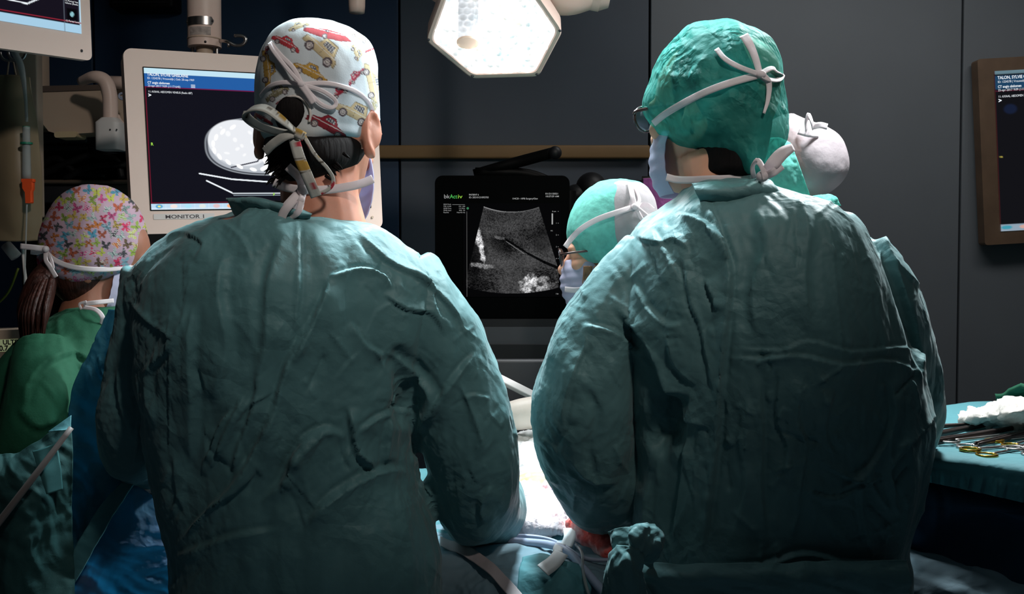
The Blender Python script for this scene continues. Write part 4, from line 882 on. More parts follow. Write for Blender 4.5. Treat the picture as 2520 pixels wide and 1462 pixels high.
LF = [([(479, 745), (470, 850), (476, 1017), (470, 1150)], 16, .010, 't'), ([(469, 749), (432, 843), (375, 905), (368, 950), (381, 1057)], 9, .006, 't'), ([(576, 1004), (549, 1037), (529, 1084), (505, 1140)], 7, .009, 's'),
      ([(778, 775), (724, 856), (690, 950), (663, 1037), (603, 1152), (536, 1239), (422, 1353)], 11, .011, 's'), ([(815, 681), (791, 749), (737, 856), (716, 900)], 10, .010, 's'), ([(731, 520), (736, 640), (734, 749), (715, 870)], 7, .005, 't'),
      ([(314, 735), (368, 789), (428, 829), (440, 845)], 5, .004, 'k'), ([(321, 749), (338, 856), (341, 950), (381, 1058)], 12, .006, 's'), ([(811, 681), (885, 661), (939, 675), (968, 710)], 6, .008, 't'), ([(870, 560), (950, 640), (1040, 690), (1110, 760), (1160, 850)], 8, .007, 's'),
      ([(939, 863), (992, 890), (1050, 950), (1066, 990), (1046, 1044), (1006, 1071)], 16, .012, 't'), ([(950, 860), (985, 905), (1000, 980), (985, 1060)], 30, .020, 'v'), ([(858, 997), (866, 1058), (880, 1118), (930, 1160)], 9, .013, 's'), ([(959, 1017), (950, 1084), (942, 1150)], 8, .009, 's'),
      ([(878, 1064), (912, 1037), (959, 1018), (1040, 1020)], 7, .008, 't'), ([(1174, 863), (1127, 917), (1080, 985), (1062, 1040)], 8, .008, 's'), ([(1120, 930), (1140, 963), (1165, 1020), (1187, 1091), (1180, 1130)], 6, .005, 'k'), ([(1140, 975), (1170, 972), (1207, 980)], 4, .004, 't'),
      ([(757, 1306), (778, 1266), (845, 1205), (945, 1158), (1010, 1165)], 13, .012, 't'), ([(422, 1373), (502, 1346), (576, 1320), (690, 1300)], 10, .008, 't'), ([(540, 1150), (549, 1086), (576, 1020), (600, 960)], 6, .006, 't'), ([(640, 900), (625, 1000), (590, 1090), (570, 1180)], 9, .008, 's'),
      ([(700, 560), (660, 700), (650, 850), (620, 960)], 18, .008, 's'), ([(560, 600), (540, 720), (560, 860), (520, 1000)], 20, .009, 't'), ([(640, 1240), (700, 1180), (745, 1090), (800, 1060), (860, 1080)], 12, .009, 't'), ([(460, 1330), (520, 1250), (590, 1200), (640, 1140)], 9, .007, 's'),
      ([(1010, 1110), (1040, 1170), (1080, 1230)], 10, .010, 't'), ([(1210, 1190), (1180, 1240), (1190, 1290)], 8, .007, 's'), ([(1225, 1090), (1250, 1150), (1250, 1230), (1225, 1290)], 9, .004, 'k'), ([(1000, 650), (1060, 705), (1070, 760), (1110, 800)], 6, .006, 't'),
      ([(940, 720), (1000, 760), (1060, 770), (1100, 830)], 7, .006, 's'), ([(860, 790), (900, 850), (950, 880)], 9, .007, 't'), ([(400, 590), (450, 575), (500, 600), (480, 640)], 6, .005, 's'), ([(540, 540), (600, 590), (620, 650)], 8, .004, 't'), ([(290, 900), (300, 1000), (330, 1090)], 10, .007, 's'),
      ([(500, 1180), (560, 1090), (600, 1010), (680, 960)], 5, .005, 's'), ([(820, 1050), (780, 1070), (720, 1140), (690, 1220)], 14, .010, 's')]
ls = root('person', P(740, 1462, 1.50) * 1, 'person in a green gown and car-print cloth cap seen from behind, left of the screen', 'person'); 
ls.location.z = 0; ls['_o'] = [ls.location.x, ls.location.y, 0]
SL = 1.10; ML = headM(783, 338, 1.52, -4, -14, 0, SL)
lbody = make_body(ls, ML, SL, LSR, (LSA_r, LSA_l), M['skin'], [(783, 400, 1.51, .062), (787, 480, 1.50, .057), (795, 560, 1.50, .064), (800, 640, 1.50, .07)], ear=.86, voxel=.0032)
make_gown(ls, LSR, (LSA_r, LSA_l), M['gown'], LF, 11, crease_boxes=[(400, 560, 1060, 800, 34, (20, 160), (25, 80)), (880, 640, 1240, 960, 46, (20, 160), (20, 80)), (330, 760, 1000, 1250, 46, (50, 130), (50, 170), (4, 9), (.0015, .004)), (1020, 960, 1280, 1320, 26, (40, 150), (25, 90)), (420, 1200, 1080, 1462, 20, (40, 160), (40, 120))])
V, F = sheet([[(556, 489, 1.47), (620, 487, 1.44), (690, 500, 1.42), (735, 515, 1.415), (768, 526, 1.42)], [(560, 494, 1.44), (622, 495, 1.41), (690, 510, 1.40), (735, 526, 1.40), (765, 530, 1.41)], [(585, 540, 1.45), (625, 545, 1.44), (690, 552, 1.43), (735, 552, 1.43), (760, 548, 1.44)]], 60, 20, [(20, .0015, 3, (1, 1, 1))], th=.002)
npbuild('collar', V, F, M['gown'], ls)
# hair
b = MB(); b.rings(sil_rings([(310, 664, 908, 1.54, .05, .088), (345, 656, 908, 1.53, .06, .100), (370, 656, 902, 1.52, .06, .106), (405, 668, 880, 1.50, .06, .088), (432, 684, 850, 1.50, .05, .073), (452, 712, 806, 1.50, .04, .058)], 30, 40))
for k in range(70):
    y = random.uniform(375, 450); x = random.uniform(655, 700) if k % 9 else random.uniform(815, 860); dx = random.uniform(-14, -2) if x < 750 else random.uniform(-2, 5)
    if x > 750: y = 335 + (900 - x) * 1.25
    b.tube([P(x + 14 * (1 if x < 750 else -1), y - 8, 1.44), P(x + 4 * (1 if x < 750 else -1), y, 1.435), P(x + dx * .6, y + random.uniform(4, 16) * (1 if x < 750 else .6), 1.43)], [.0028, .002, .0004], 5, 5)
hair = b.build('hair', M['hair'], ls)
CAPR = [(57, 745, 795, 1.53, .03, .03), (66, 712, 838, 1.53, .05, .06), (84, 680, 885, 1.53, .075, .085), (108, 660, 912, 1.53, .09, .10), (140, 646, 923, 1.53, .10, .112), (185, 637, 926, 1.53, .105, .118), (230, 633, 929, 1.53, .105, .118), (270, 635, 931, 1.53, .105, .116), (300, 640, 928, 1.53, .10, .115), (322, 645, 921, 1.53, .095, .114), (345, 655, 912, 1.53, .09, .112), (362, 690, 870, 1.53, .085, .107)]
V, F = ring_mesh(sil_rings(CAPR, 230, 330, 2.15)); N = normals(V, F)
CF = [([(735, 130), (790, 160), (840, 175), (900, 150)], 8, .004, 't'), ([(690, 160), (740, 140), (790, 160), (800, 190)], 10, .004, 's'), ([(860, 160), (885, 175), (895, 215)], 5, .003, 's'), ([(640, 220), (690, 205), (740, 210)], 6, .003, 'v'), ([(760, 210), (850, 205), (925, 270)], 5, .002, 'v'), ([(690, 290), (730, 240), (780, 255)], 5, .004, 'k'), ([(850, 300), (910, 280), (930, 250)], 5, .003, 's'), ([(700, 180), (690, 230), (660, 260)], 12, .004, 'v')]
D = .0022 * fbm(V * np.array((18, 18, 14.)), 3, 6) + folds(V, N, CF) + folds(V, N, random_creases((820, 140, 890, 190), 12, 5, (100, 130), (10, 22), (1.5, 2.5), (.001, .002)) + random_creases((640, 60, 930, 330), 16, 6, (0, 180), (30, 80), (4, 8), (.0008, .002)))
V = V + N * D[:, None]; cap = npbuild('cap', V, F, M['attr'], ls, car_colors(V)); tcap = bvh(cap); thair = bvh(hair); tbody = bvh(lbody)
# round opening at the back of the cap, the dark hair in it
q = on(tcap, 721, 283, 0); b = MB(); b.ell(q + Vector((0, .006, 0)), (.0265, .012, .0285), Euler((R(12), 0, R(10)))); oh = b.build('hair', M['hair'], ls)
b = MB(); c0 = on(tcap, 721, 283, .004); b.tube([on(tcap, 721 + 43 * math.cos(a), 283 + 46 * math.sin(a), .002, 1.43) for a in [R(200 + 14 * k) for k in range(14)]], .0018, 8); b.build('opening_seam', M['gauze'], cap)
def car_ribbon(name, pts, wd, par, nrm=(0, -1, 0), **k):
    o = ribbon(name, pts, wd, M['attr'], par, nrm, .0010, res=max(40, len(pts) * 14), **k); me = o.data; O = np.array(o['_o']); V = np.array([v.co for v in me.vertices]) + O
    c = np.tile((.50, .49, .45), (len(V), 1)) * (1 + .15 * fbm(V * 60, 2, 3))[:, None]; n = fbm(V * 38, 2, 12); c[n > .5] = (.45, .27, .05); c[n < -.62] = (.42, .03, .05); c[(n > .30) & (n < .38)] = (.12, .10, .08)
    a = me.color_attributes.new('pat', 'FLOAT_COLOR', 'POINT'); cc = np.ones((len(V), 4)); cc[:, :3] = np.clip(c, 0, 1); a.data.foreach_set('color', cc.ravel()); return o
pxm = 1.43 / FPX
Y0 = 1.408
car_ribbon('cap_tie', [P(738, 332, 1.41), P(700, 300, 1.385), P(655, 268, 1.375), P(620, 268, 1.385), P(605, 285, 1.40), P(640, 312, 1.40), P(690, 326, 1.405), P(732, 335, 1.41)], 20 * pxm, cap, (0.2, -.75, .6))
car_ribbon('cap_tie', [P(738, 328, Y0), P(708, 332, Y0 - .015), P(675, 352, Y0 - .01), P(652, 374, Y0)], 17 * pxm, cap)
car_ribbon('cap_tie', [P(722, 335, Y0 - .005), P(736, 385, Y0 - .02), P(757, 435, Y0 - .02), P(778, 484, Y0 - .01)], 21 * pxm, cap)
car_ribbon('cap_tie', [P(748, 334, Y0), P(775, 380, Y0 - .01), P(806, 415, Y0 - .005), P(820, 442, Y0), P(810, 465, Y0), P(772, 482, Y0)], 7 * pxm, cap)
b = MB(); b.ell(P(738, 330, Y0 - .004), (.010, .007, .009)); kn = car_ribbon('cap_tie', [P(727, 326, Y0 - .010), P(738, 331, Y0 - .014), P(749, 337, Y0 - .010)], 18 * pxm, cap)
def C1(pts, off=.003, tr=None, Yd=1.45): return [on(tr or tcap, x, y, off, Yd) for x, y in pts]
T = M['tie']; lm = mask_local(ls, ML, SL, M['mask'], aw=60)
ribbon('mask_tie', C1([(922, 290), (908, 255), (880, 228), (840, 212), (795, 204), (742, 208)]), 9 * pxm, T, lm); ribbon('mask_tie', C1([(742, 208), (700, 203), (665, 212), (640, 238)]), 9 * pxm, T, lm)
ribbon('mask_tie', C1([(742, 206), (722, 168), (690, 135), (664, 104)], .004), 9 * pxm, T, lm); ribbon('mask_tie', C1([(740, 206), (712, 175), (676, 130), (662, 106)], .009), 8 * pxm, T, lm)
ribbon('mask_tie', C1([(742, 208), (790, 222), (822, 243), (826, 258), (812, 265), (785, 252), (748, 212)], .008), 8 * pxm, T, lm); ribbon('mask_tie', C1([(742, 210), (758, 232), (772, 254)], .010), 12 * pxm, T, lm)
b = MB(); b.ell(on(tcap, 742, 208, .007), (.006, .005, .005)); b.build('knot', T, lm)
tn = tbody
def C2(pts, off=.003): return [min((on(t_, x, y, off, 1.45) for t_ in (tbody, thair)), key=lambda p: p.y) for x, y in pts]
ribbon('mask_tie', C2([(674, 449), (700, 460), (742, 467), (800, 467), (860, 459), (895, 450), (918, 440)], .004), 17 * pxm, T, lm)
yk = 1.415
ribbon('mask_tie', [P(745, 472, yk), P(738, 440, yk - .01), P(708, 410, yk - .005)], 17 * pxm, T, lm); ribbon('mask_tie', [P(748, 466, yk), P(742, 490, yk - .015), P(722, 515, yk - .01), P(706, 530, yk - .005), P(716, 534, yk - .012), P(736, 518, yk - .02), P(745, 480, yk - .01)], 12 * pxm, T, lm, (.3, -.9, .2))
ribbon('mask_tie', [P(742, 470, yk), P(715, 500, yk - .02), P(695, 530, yk - .02), P(688, 575, yk - .01)], 17 * pxm, T, lm); ribbon('mask_tie', [P(740, 468, yk), P(705, 505, yk - .01), P(680, 540, yk - .005)], 14 * pxm, T, lm)
b = MB(); b.ell(P(745, 468, yk - .006), (.008, .006, .008)); b.build('knot', T, lm)

# ================================================================== right surgeon (green bouffant cap)
RSR = [(447, 1712, 1888, 1.56, .04, .055), (470, 1688, 1935, 1.56, .07, .08), (505, 1645, 2055, 1.56, .10, .11), (550, 1588, 2118, 1.56, .12, .13), (610, 1545, 2150, 1.56, .14, .145), (700, 1520, 2185, 1.56, .15, .155), (800, 1520, 2215, 1.56, .16, .16), (900, 1545, 2248, 1.56, .165, .16), (990, 1560, 2275, 1.56, .165, .155), (1060, 1572, 2285, 1.56, .16, .15),
       (1150, 1580, 2275, 1.56, .16, .15), (1250, 1575, 2255, 1.56, .155, .15), (1340, 1566, 2228, 1.56, .15, .15), (1400, 1572, 2236, 1.56, .15, .15), (1462, 1575, 2242, 1.56, .15, .15), (1700, 1560, 2270, 1.56, .17, .17), (2320, 1520, 2320, 1.56, .18, .19)]
RSA_l = [(1610, 640, 1.56, 85), (1502, 770, 1.56, 98), (1450, 890, 1.56, 112), (1430, 1010, 1.57, 118), (1448, 1110, 1.60, 114), (1502, 1200, 1.66, 108), (1495, 1200, 1.78, 78), (1450, 1175, 1.88, 50), (1425, 1165, 1.93, 38)]
RSA_r = [(2085, 660, 1.60, 90), (2165, 760, 1.64, 108), (2195, 880, 1.66, 112), (2205, 990, 1.70, 108), (2180, 1090, 1.80, 92), (2080, 1130, 1.95, 60), (2020, 1130, 2.02, 36)]
RF = [([(1710, 456), (1742, 506), (1790, 634), (1795, 719), (1785, 819), (1770, 990), (1763, 1097), (1742, 1275), (1720, 1404)], 10, .013, 't'), ([(2041, 534), (2056, 705), (2070, 848), (2066, 919)], 5, .003, 'k'), ([(1777, 878), (1870, 885), (1963, 876), (2070, 898), (2191, 890), (2285, 926)], 8, .006, 't'),
      ([(1790, 855), (1920, 862), (1990, 840), (2100, 866), (2230, 855), (2285, 895)], 6, .004, 't'), ([(2127, 513), (2162, 584), (2222, 726), (2252, 848), (2270, 960)], 9, .014, 's'), ([(1664, 527), (1728, 548), (1770, 591), (1793, 655)], 10, .013, 't'), ([(1735, 684), (1755, 730), (1772, 770)], 8, .007, 's'), ([(1678, 612), (1699, 741), (1728, 819), (1763, 990)], 8, .007, 's'),
      ([(1507, 734), (1535, 776), (1585, 819), (1614, 876), (1656, 983), (1692, 1033), (1763, 1047)], 14, .015, 's'), ([(1428, 798), (1514, 819), (1585, 883)], 7, .008, 't'), ([(1386, 1061), (1393, 990), (1428, 883), (1457, 833)], 8, .006, 's'), ([(1660, 960), (1640, 1060), (1590, 1090)], 34, .026, 'v'), ([(1600, 1180), (1590, 1290), (1600, 1380)], 10, .009, 't'), ([(1692, 1060), (1680, 1200), (1660, 1340)], 8, .009, 's'),
      ([(1863, 920), (1875, 1060), (1872, 1200), (1890, 1350)], 9, .007, 't'), ([(1920, 912), (1912, 1033), (1936, 1097), (1925, 1200)], 7, .007, 's'), ([(1977, 912), (1963, 1033), (1984, 1097), (1968, 1204), (1960, 1290)], 7, .007, 't'), ([(2184, 919), (2198, 1033), (2130, 1160), (2056, 1211)], 7, .009, 's'), ([(2312, 1012), (2230, 1104), (2190, 1160), (2210, 1240)], 6, .008, 't'), ([(2013, 1133), (2106, 1183), (2190, 1170)], 5, .006, 's'),
      ([(1977, 1204), (2050, 1225), (2120, 1190), (2135, 1150)], 5, .006, 't'), ([(2110, 1180), (2120, 1280), (2150, 1380)], 8, .006, 's'), ([(1728, 1396), (1870, 1392), (1977, 1362), (2100, 1386), (2235, 1376)], 9, .010, 't'), ([(1600, 1420), (1750, 1425), (1900, 1412), (2100, 1420), (2236, 1405)], 9, .009, 't'),
      ([(1560, 580), (1620, 600), (1660, 590), (1700, 620)], 7, .006, 's'), ([(1600, 560), (1650, 640), (1680, 700)], 9, .005, 't'), ([(1440, 940), (1470, 1030), (1450, 1120), (1470, 1190)], 16, .007, 'v'), ([(1400, 1130), (1450, 1180), (1520, 1190)], 10, .006, 's'), ([(1860, 500), (1880, 600), (1850, 720), (1865, 840)], 22, .008, 's'), ([(1960, 470), (1990, 560), (1980, 680), (1990, 820)], 22, .007, 't'),
      ([(2080, 520), (2150, 530), (2170, 570)], 6, .006, 't'), ([(1560, 690), (1600, 760), (1650, 800), (1690, 790)], 8, .007, 't'), ([(1640, 820), (1670, 900), (1720, 950)], 8, .006, 's'), ([(2180, 640), (2230, 680), (2270, 720)], 6, .005, 's'), ([(1850, 960), (1820, 1080), (1835, 1200), (1800, 1330)], 10, .006, 's'), ([(2050, 960), (2030, 1060), (2060, 1130)], 8, .006, 't')]
rs = root('person', (P(1900, 1462, 1.56).x, 1.56, 0), 'person in a green gown and green bouffant cap seen from behind, right of the screen', 'person')
SR = 1.04; MR = headM(1768, 300, 1.60, 42, -2, 0, SR)
rbody = make_body(rs, MR, SR, RSR, (RSA_l, RSA_r), M['skin2'], [(1765, 390, 1.59, .064), (1772, 450, 1.58, .060), (1785, 520, 1.57, .066), (1800, 600, 1.56, .07)], voxel=.004)
make_gown(rs, RSR, (RSA_l, RSA_r), M['gown2'], RF, 23, crease_boxes=[(1560, 470, 2140, 860, 44, (30, 150), (25, 90)), (1780, 880, 2290, 1380, 90, (20, 160), (25, 110), (3, 7), (.002, .005)), (1340, 620, 1700, 900, 36, (10, 170), (25, 90)), (1330, 900, 1620, 1250, 24, (40, 140), (40, 110), (5, 9), (.0015, .0035)), (1600, 1000, 1780, 1400, 20, (70, 110), (60, 160), (5, 9), (.002, .004)), (2150, 620, 2300, 1000, 12, (20, 160), (25, 70))])
# raised collar standing at the neck, and the crumpled tie knot at the waist
V, F = sheet([[(1702, 452, 1.475), (1740, 449, 1.47), (1800, 447, 1.465), (1870, 440, 1.47), (1892, 446, 1.49)], [(1716, 480, 1.465), (1750, 478, 1.455), (1800, 475, 1.45), (1870, 470, 1.455), (1915, 470, 1.475)], [(1742, 530, 1.50), (1770, 530, 1.49), (1810, 530, 1.485), (1880, 525, 1.49), (1950, 520, 1.51)]], 60, 24, [(18, .002, 3, (1, 1, 1))], th=.002)
npbuild('collar', V, F, M['gown2'], rs)
cr = [(20, .010, 41, (1, 1, 1)), (50, .003, 42, (1, 1, 1))]
V, F = sheet([[(1505, 1310, 1.40), (1560, 1290, 1.37), (1615, 1300, 1.39)], [(1512, 1350, 1.39), (1565, 1330, 1.355), (1622, 1345, 1.38)], [(1530, 1400, 1.40), (1570, 1380, 1.36), (1600, 1400, 1.39)]], 60, 50, cr, th=.002); npbuild('waist_tie', V, F, M['gown2'], rs)
V, F = sheet([[(1515, 1350, 1.38), (1550, 1345, 1.35), (1585, 1370, 1.37)], [(1490, 1400, 1.38), (1540, 1400, 1.34), (1590, 1420, 1.37)], [(1480, 1480, 1.39), (1550, 1480, 1.35), (1610, 1490, 1.38)], [(1500, 1580, 1.40), (1560, 1580, 1.37), (1610, 1580, 1.39)]], 60, 60, [(22, .009, 51, (1, 1, .6)), (50, .003, 52, (1, 1, 1))], th=.002); npbuild('waist_tie', V, F, M['gown2'], rs)
V, F = sheet([[(1575, 1385, 1.395), (1750, 1392, 1.385), (1950, 1385, 1.385), (2232, 1378, 1.42)], [(1572, 1420, 1.38), (1750, 1425, 1.37), (1950, 1420, 1.37), (2240, 1412, 1.41)], [(1572, 1465, 1.39), (1750, 1468, 1.38), (1950, 1465, 1.38), (2240, 1462, 1.42)]], 200, 30, [(14, .004, 61, (1, 1, 2.5))], th=.002); npbuild('belt', V, F, M['gown2'], rs)
# hair under the thin cap
b = MB(); b.rings(sil_rings([(95, 1700, 1830, 1.60, .05, .05), (130, 1665, 1870, 1.60, .08, .08), (190, 1640, 1895, 1.60, .10, .10), (260, 1645, 1900, 1.60, .10, .10), (330, 1672, 1893, 1.60, .08, .095), (390, 1700, 1880, 1.59, .04, .088), (425, 1708, 1868, 1.58, .03, .078), (442, 1720, 1850, 1.58, .02, .066)], 40, 40)); rhair = b.build('hair', M['hair'], rs)
CR = [(61, 1738, 1792, 1.61, .03, .03), (70, 1695, 1838, 1.61, .06, .06), (88, 1662, 1874, 1.61, .085, .085), (118, 1640, 1898, 1.61, .10, .105), (160, 1618, 1915, 1.61, .115, .12), (200, 1600, 1924, 1.61, .12, .125), (240, 1589, 1932, 1.61, .12, .128), (275, 1592, 1937, 1.61, .12, .128), (308, 1608, 1938, 1.61, .115, .128), (345, 1632, 1932, 1.61, .11, .125), (372, 1680, 1918, 1.61, .08, .120), (402, 1735, 1902, 1.60, .05, .110), (424, 1775, 1885, 1.59, .03, .098), (434, 1805, 1870, 1.58, .02, .085)]
V, F = ring_mesh(sil_rings(CR, 220, 300, 2.1)); N = normals(V, F)
BF = [([(1710, 105), (1670, 150), (1640, 200), (1625, 260)], 12, .008, 's'), ([(1640, 190), (1628, 240), (1640, 300)], 8, .006, 't'), ([(1770, 150), (1765, 200), (1720, 280), (1700, 330), (1690, 370)], 8, .007, 't'), ([(1725, 260), (1780, 285), (1850, 290), (1915, 265)], 5, .006, 'k'), ([(1830, 195), (1835, 240), (1825, 290)], 6, .005, 'k'), ([(1815, 300), (1825, 360), (1812, 410)], 6, .005, 't'),
      ([(1655, 205), (1690, 235), (1730, 250)], 4, .005, 'k'), ([(1730, 310), (1770, 345), (1785, 395)], 4, .005, 'k'), ([(1640, 300), (1660, 340), (1700, 360)], 5, .006, 's'), ([(1870, 210), (1890, 260), (1885, 330)], 8, .005, 's'), ([(1905, 180), (1920, 240), (1925, 300), (1915, 350)], 6, .006, 't'), ([(1690, 360), (1750, 370), (1815, 400)], 5, .005, 't'), ([(1855, 125), (1875, 160), (1880, 180)], 5, .004, 's')]
D = .005 * facets(V, 7, 16, (1, 1, .8)) + .0014 * facets(V, 24, 17, (1, 1, 1)) + folds(V, N, BF) + folds(V, N, random_creases((1620, 180, 1920, 410), 44, 77, (20, 160), (20, 60), (2.5, 5), (.0015, .0035)) + random_creases((1600, 80, 1900, 200), 10, 78, (20, 160), (30, 70), (5, 9), (.001, .0025)))
V = V + N * D[:, None]; rcap = npbuild('cap', V, F, M['bouffant'], rs); trc = bvh(rcap); trb = bvh(rbody); trh = bvh(rhair)
rm = mask_local(rs, MR, SR, M['mask'], k=.9, aw=68, zt=.092)
p2 = 1.5 / FPX
def C3(pts, off=.003, Yd=1.5): return [on(trc, x, y, off, Yd) for x, y in pts]
ribbon('mask_tie', C3([(1608, 304), (1635, 282), (1680, 255), (1740, 225), (1800, 203), (1868, 184)], .004), 14 * p2, T, rm); ribbon('mask_tie', C3([(1870, 182), (1858, 140), (1845, 110), (1830, 86)], .006), lambda t: (12 + 6 * t) * p2, T, rm)
ribbon('mask_tie', C3([(1866, 182), (1820, 165), (1785, 145), (1763, 120)], .007), 10 * p2, T, rm); ribbon('mask_tie', C3([(1870, 182), (1898, 168), (1914, 176)], .008) + [P(1925, 184, 1.56), P(1916, 196, 1.52)] + C3([(1895, 196), (1874, 186)], .012), 11 * p2, T, rm, (0, -.9, .4))
ribbon('mask_tie', C3([(1876, 186), (1892, 205), (1890, 245), (1880, 279)], .010), lambda t: (15 - 10 * t) * p2, T, rm); b = MB(); b.ell(on(trc, 1872, 183, .008), (.008, .006, .006)); b.build('knot', T, rm)
def C4(pts, off=.003): return [min((on(t_, x, y, off, 1.56) for t_ in (trb, trh)), key=lambda p: p.y) for x, y in pts]
ribbon('mask_tie', C4([(1640, 436), (1665, 442), (1700, 443), (1745, 441), (1790, 440), (1850, 436), (1868, 430)], .006), 15 * p2, T, rm)
ribbon('mask_tie', [P(1856, 440, 1.48), P(1852, 412, 1.465), P(1864, 397, 1.455), P(1876, 412, 1.455), P(1884, 442, 1.455)], 14 * p2, T, rm, (.5, -.8, 0)); ribbon('mask_tie', [P(1878, 432, 1.47), P(1900, 405, 1.45), P(1925, 378, 1.46), P(1952, 362, 1.48)], lambda t: (10 + 16 * math.sin(math.pi * min(1, t * .8 + .1))) * p2, T, rm)
ribbon('mask_tie', [P(1880, 434, 1.465), P(1902, 425, 1.45), P(1925, 408, 1.455)], 15 * p2, T, rm); b = MB(); b.ell(P(1876, 434, 1.46), (.009, .007, .008)); b.build('knot', T, rm)
def eyeglasses(par, Mx, S):
    T_ = lambda x, y, z: Mx @ (Vector((x, y, z)) * S); g = None
    b = MB()
    for s in (-1, 1):
        b.tube([T_(s * .033 + .026 * math.cos(a) * 1.0, .118 - .004 * abs(math.cos(a)), .112 + .019 * math.sin(a)) for a in [2 * math.pi * k / 16 for k in range(17)]], .0022 * S, 8)
        b.tube([T_(s * .060, .114, .118), T_(s * .076, .09, .118), T_(s * .080, .02, .115), T_(s * .081, -.01, .105)], .0026 * S, 8)
    b.tube([T_(-.008, .118, .115), T_(0, .121, .118), T_(.008, .118, .115)], .002 * S, 8); g = b.build('glasses', M['glasses'], par)
    for s in (-1, 1):
        b = MB(); b.rings([[T_(s * .033 + .025 * k * math.cos(a), .117, .112 + .018 * k * math.sin(a)) for a in [2 * math.pi * q / 16 for q in range(16)]] for k in (1,)] + [[T_(s * .033 + .025 * math.cos(a), .119, .112 + .018 * math.sin(a)) for a in [2 * math.pi * q / 16 for q in range(16)]]]); b.build('lens', M['lens'], g)
eyeglasses(rs, MR, SR)

# ================================================================== person in the butterfly cap
GR = [(720, 205, 285, 1.93, .05, .05), (752, 175, 300, 1.92, .07, .07), (790, 120, 320, 1.91, .09, .10), (840, 60, 330, 1.90, .11, .12), (900, 10, 330, 1.89, .12, .13), (980, -30, 320, 1.88, .13, .13), (1080, -50, 310, 1.88, .13, .13), (1200, -50, 310, 1.88, .13, .13), (1700, -70, 330, 1.9, .15, .14)]
GA_l = [(110, 860, 1.80, 70), (105, 960, 1.74, 84), (80, 1060, 1.72, 84), (25, 1130, 1.72, 66), (-40, 1230, 1.75, 40), (-60, 1300, 1.8, 32)]
GA_r = [(290, 850, 1.95, 60), (330, 960, 2.0, 58), (380, 1040, 2.05, 50), (430, 1060, 2.15, 36), (460, 1060, 2.2, 30)]
gp = root('person', (P(150, 1300, 1.88).x, 1.88, 0), 'person with a brown ponytail, pink butterfly-print cap and green scrub top at the left edge', 'person')
SG = .92; MG = headM(236, 655, 1.95, -66, -14, 0, SG)
gbody = make_body(gp, MG, SG, GR, (GA_l, GA_r), M['skin3'], [(232, 680, 1.94, .052), (225, 730, 1.93, .048), (215, 790, 1.92, .055)], voxel=.005)
GF = [([(60, 1010), (70, 960), (110, 900), (180, 870), (240, 905)], 9, .009, 's'), ([(150, 890), (145, 800), (150, 780)], 5, .004, 'k'), ([(180, 870), (200, 900), (235, 880)], 6, .005, 't'), ([(40, 1000), (90, 1050), (150, 1030)], 12, .007, 's'), ([(90, 1100), (130, 1080), (170, 1010)], 8, .007, 't')]
make_gown(gp, GR[1:], (GA_l[:-1], GA_r), M['scrub'], GF, 31, voxel=.005, name='scrub_top', lump=.004, cren=.001, crease_boxes=[(0, 780, 250, 1150, 16, (20, 160), (30, 90))])
GC = [(457, 205, 262, 1.95, .03, .03), (470, 178, 292, 1.95, .05, .05), (492, 152, 318, 1.95, .075, .075), (522, 130, 337, 1.95, .09, .09), (560, 113, 348, 1.95, .10, .10), (600, 105, 352, 1.95, .10, .105), (638, 104, 346, 1.95, .10, .105), (664, 112, 330, 1.95, .095, .10), (684, 140, 298, 1.95, .08, .09), (700, 180, 240, 1.94, .05, .06)]
V, F = ring_mesh(sil_rings(GC, 230, 300, 2.05)); N = normals(V, F)
D = .002 * fbm(V * 16., 3, 46) + folds(V, N, [([(120, 640), (200, 662), (320, 660)], 5, .005, 'v'), ([(200, 480), (250, 520), (240, 560)], 8, .003, 's'), ([(160, 560), (220, 540), (290, 570)], 8, .003, 't')] + random_creases((120, 470, 330, 690), 16, 7, (0, 180), (30, 70), (4, 8), (.0008, .002)))
V = V + N * D[:, None]; gcap = npbuild('cap', V, F, M['attr'], gp, butterfly_colors(V)); tgc = bvh(gcap)
b = MB(); b.rings(sil_rings([(610, 120, 300, 1.95, .06, .095), (660, 110, 300, 1.95, .06, .09), (700, 130, 285, 1.945, .05, .08), (735, 160, 262, 1.94, .03, .06), (755, 190, 240, 1.93, .02, .045)], 24, 30))
hp = [P(120, 665, 1.87), P(102, 700, 1.84), P(84, 760, 1.82), P(80, 815, 1.81), P(85, 850, 1.80)]; b.tube(hp, [.020, .026, .028, .020, .006], 18)
for k in range(60):
    ox, oz = random.uniform(-32, 34), random.uniform(-.03, .03); e = random.uniform(.7, 1.05)
    b.tube([P(118 + ox * .4, 668, 1.86 + oz * .5), P(96 + ox * .8, 715, 1.83 + oz), P(80 + ox, 770, 1.80 + oz), P(78 + ox * .9, 770 + 90 * e * .8, 1.80 + oz)], [.004, .0045, .004, .0008], 6)
b.build('hair', M['hair_b'], gp)
gm = mask_local(gp, MG, SG, M['mask']); p3 = 1.86 / FPX
ribbon('mask_tie', [on(tgc, x, y, .003, 1.9) for x, y in [(110, 618), (135, 640), (175, 656), (230, 663), (285, 661), (330, 652)]], 10 * p3, T, gm); ribbon('mask_tie', [P(114, 612, 1.85), P(90, 610, 1.84), P(50, 606, 1.84)], 11 * p3, T, gm)
ribbon('mask_tie', [P(112, 615, 1.85), P(113, 640, 1.835), P(122, 655, 1.83), P(138, 682, 1.83)], 9 * p3, T, gm); ribbon('mask_tie', [P(114, 614, 1.85), P(126, 640, 1.835), P(130, 660, 1.83), P(118, 650, 1.84), P(112, 620, 1.85)], 6 * p3, T, gm); ribbon('mask_tie', [P(112, 617, 1.855), P(90, 622, 1.85), P(75, 621, 1.85)], 8 * p3, T, gm)
b = MB(); b.ell(P(113, 613, 1.845), (.006,) * 3); b.build('knot', T, gm)
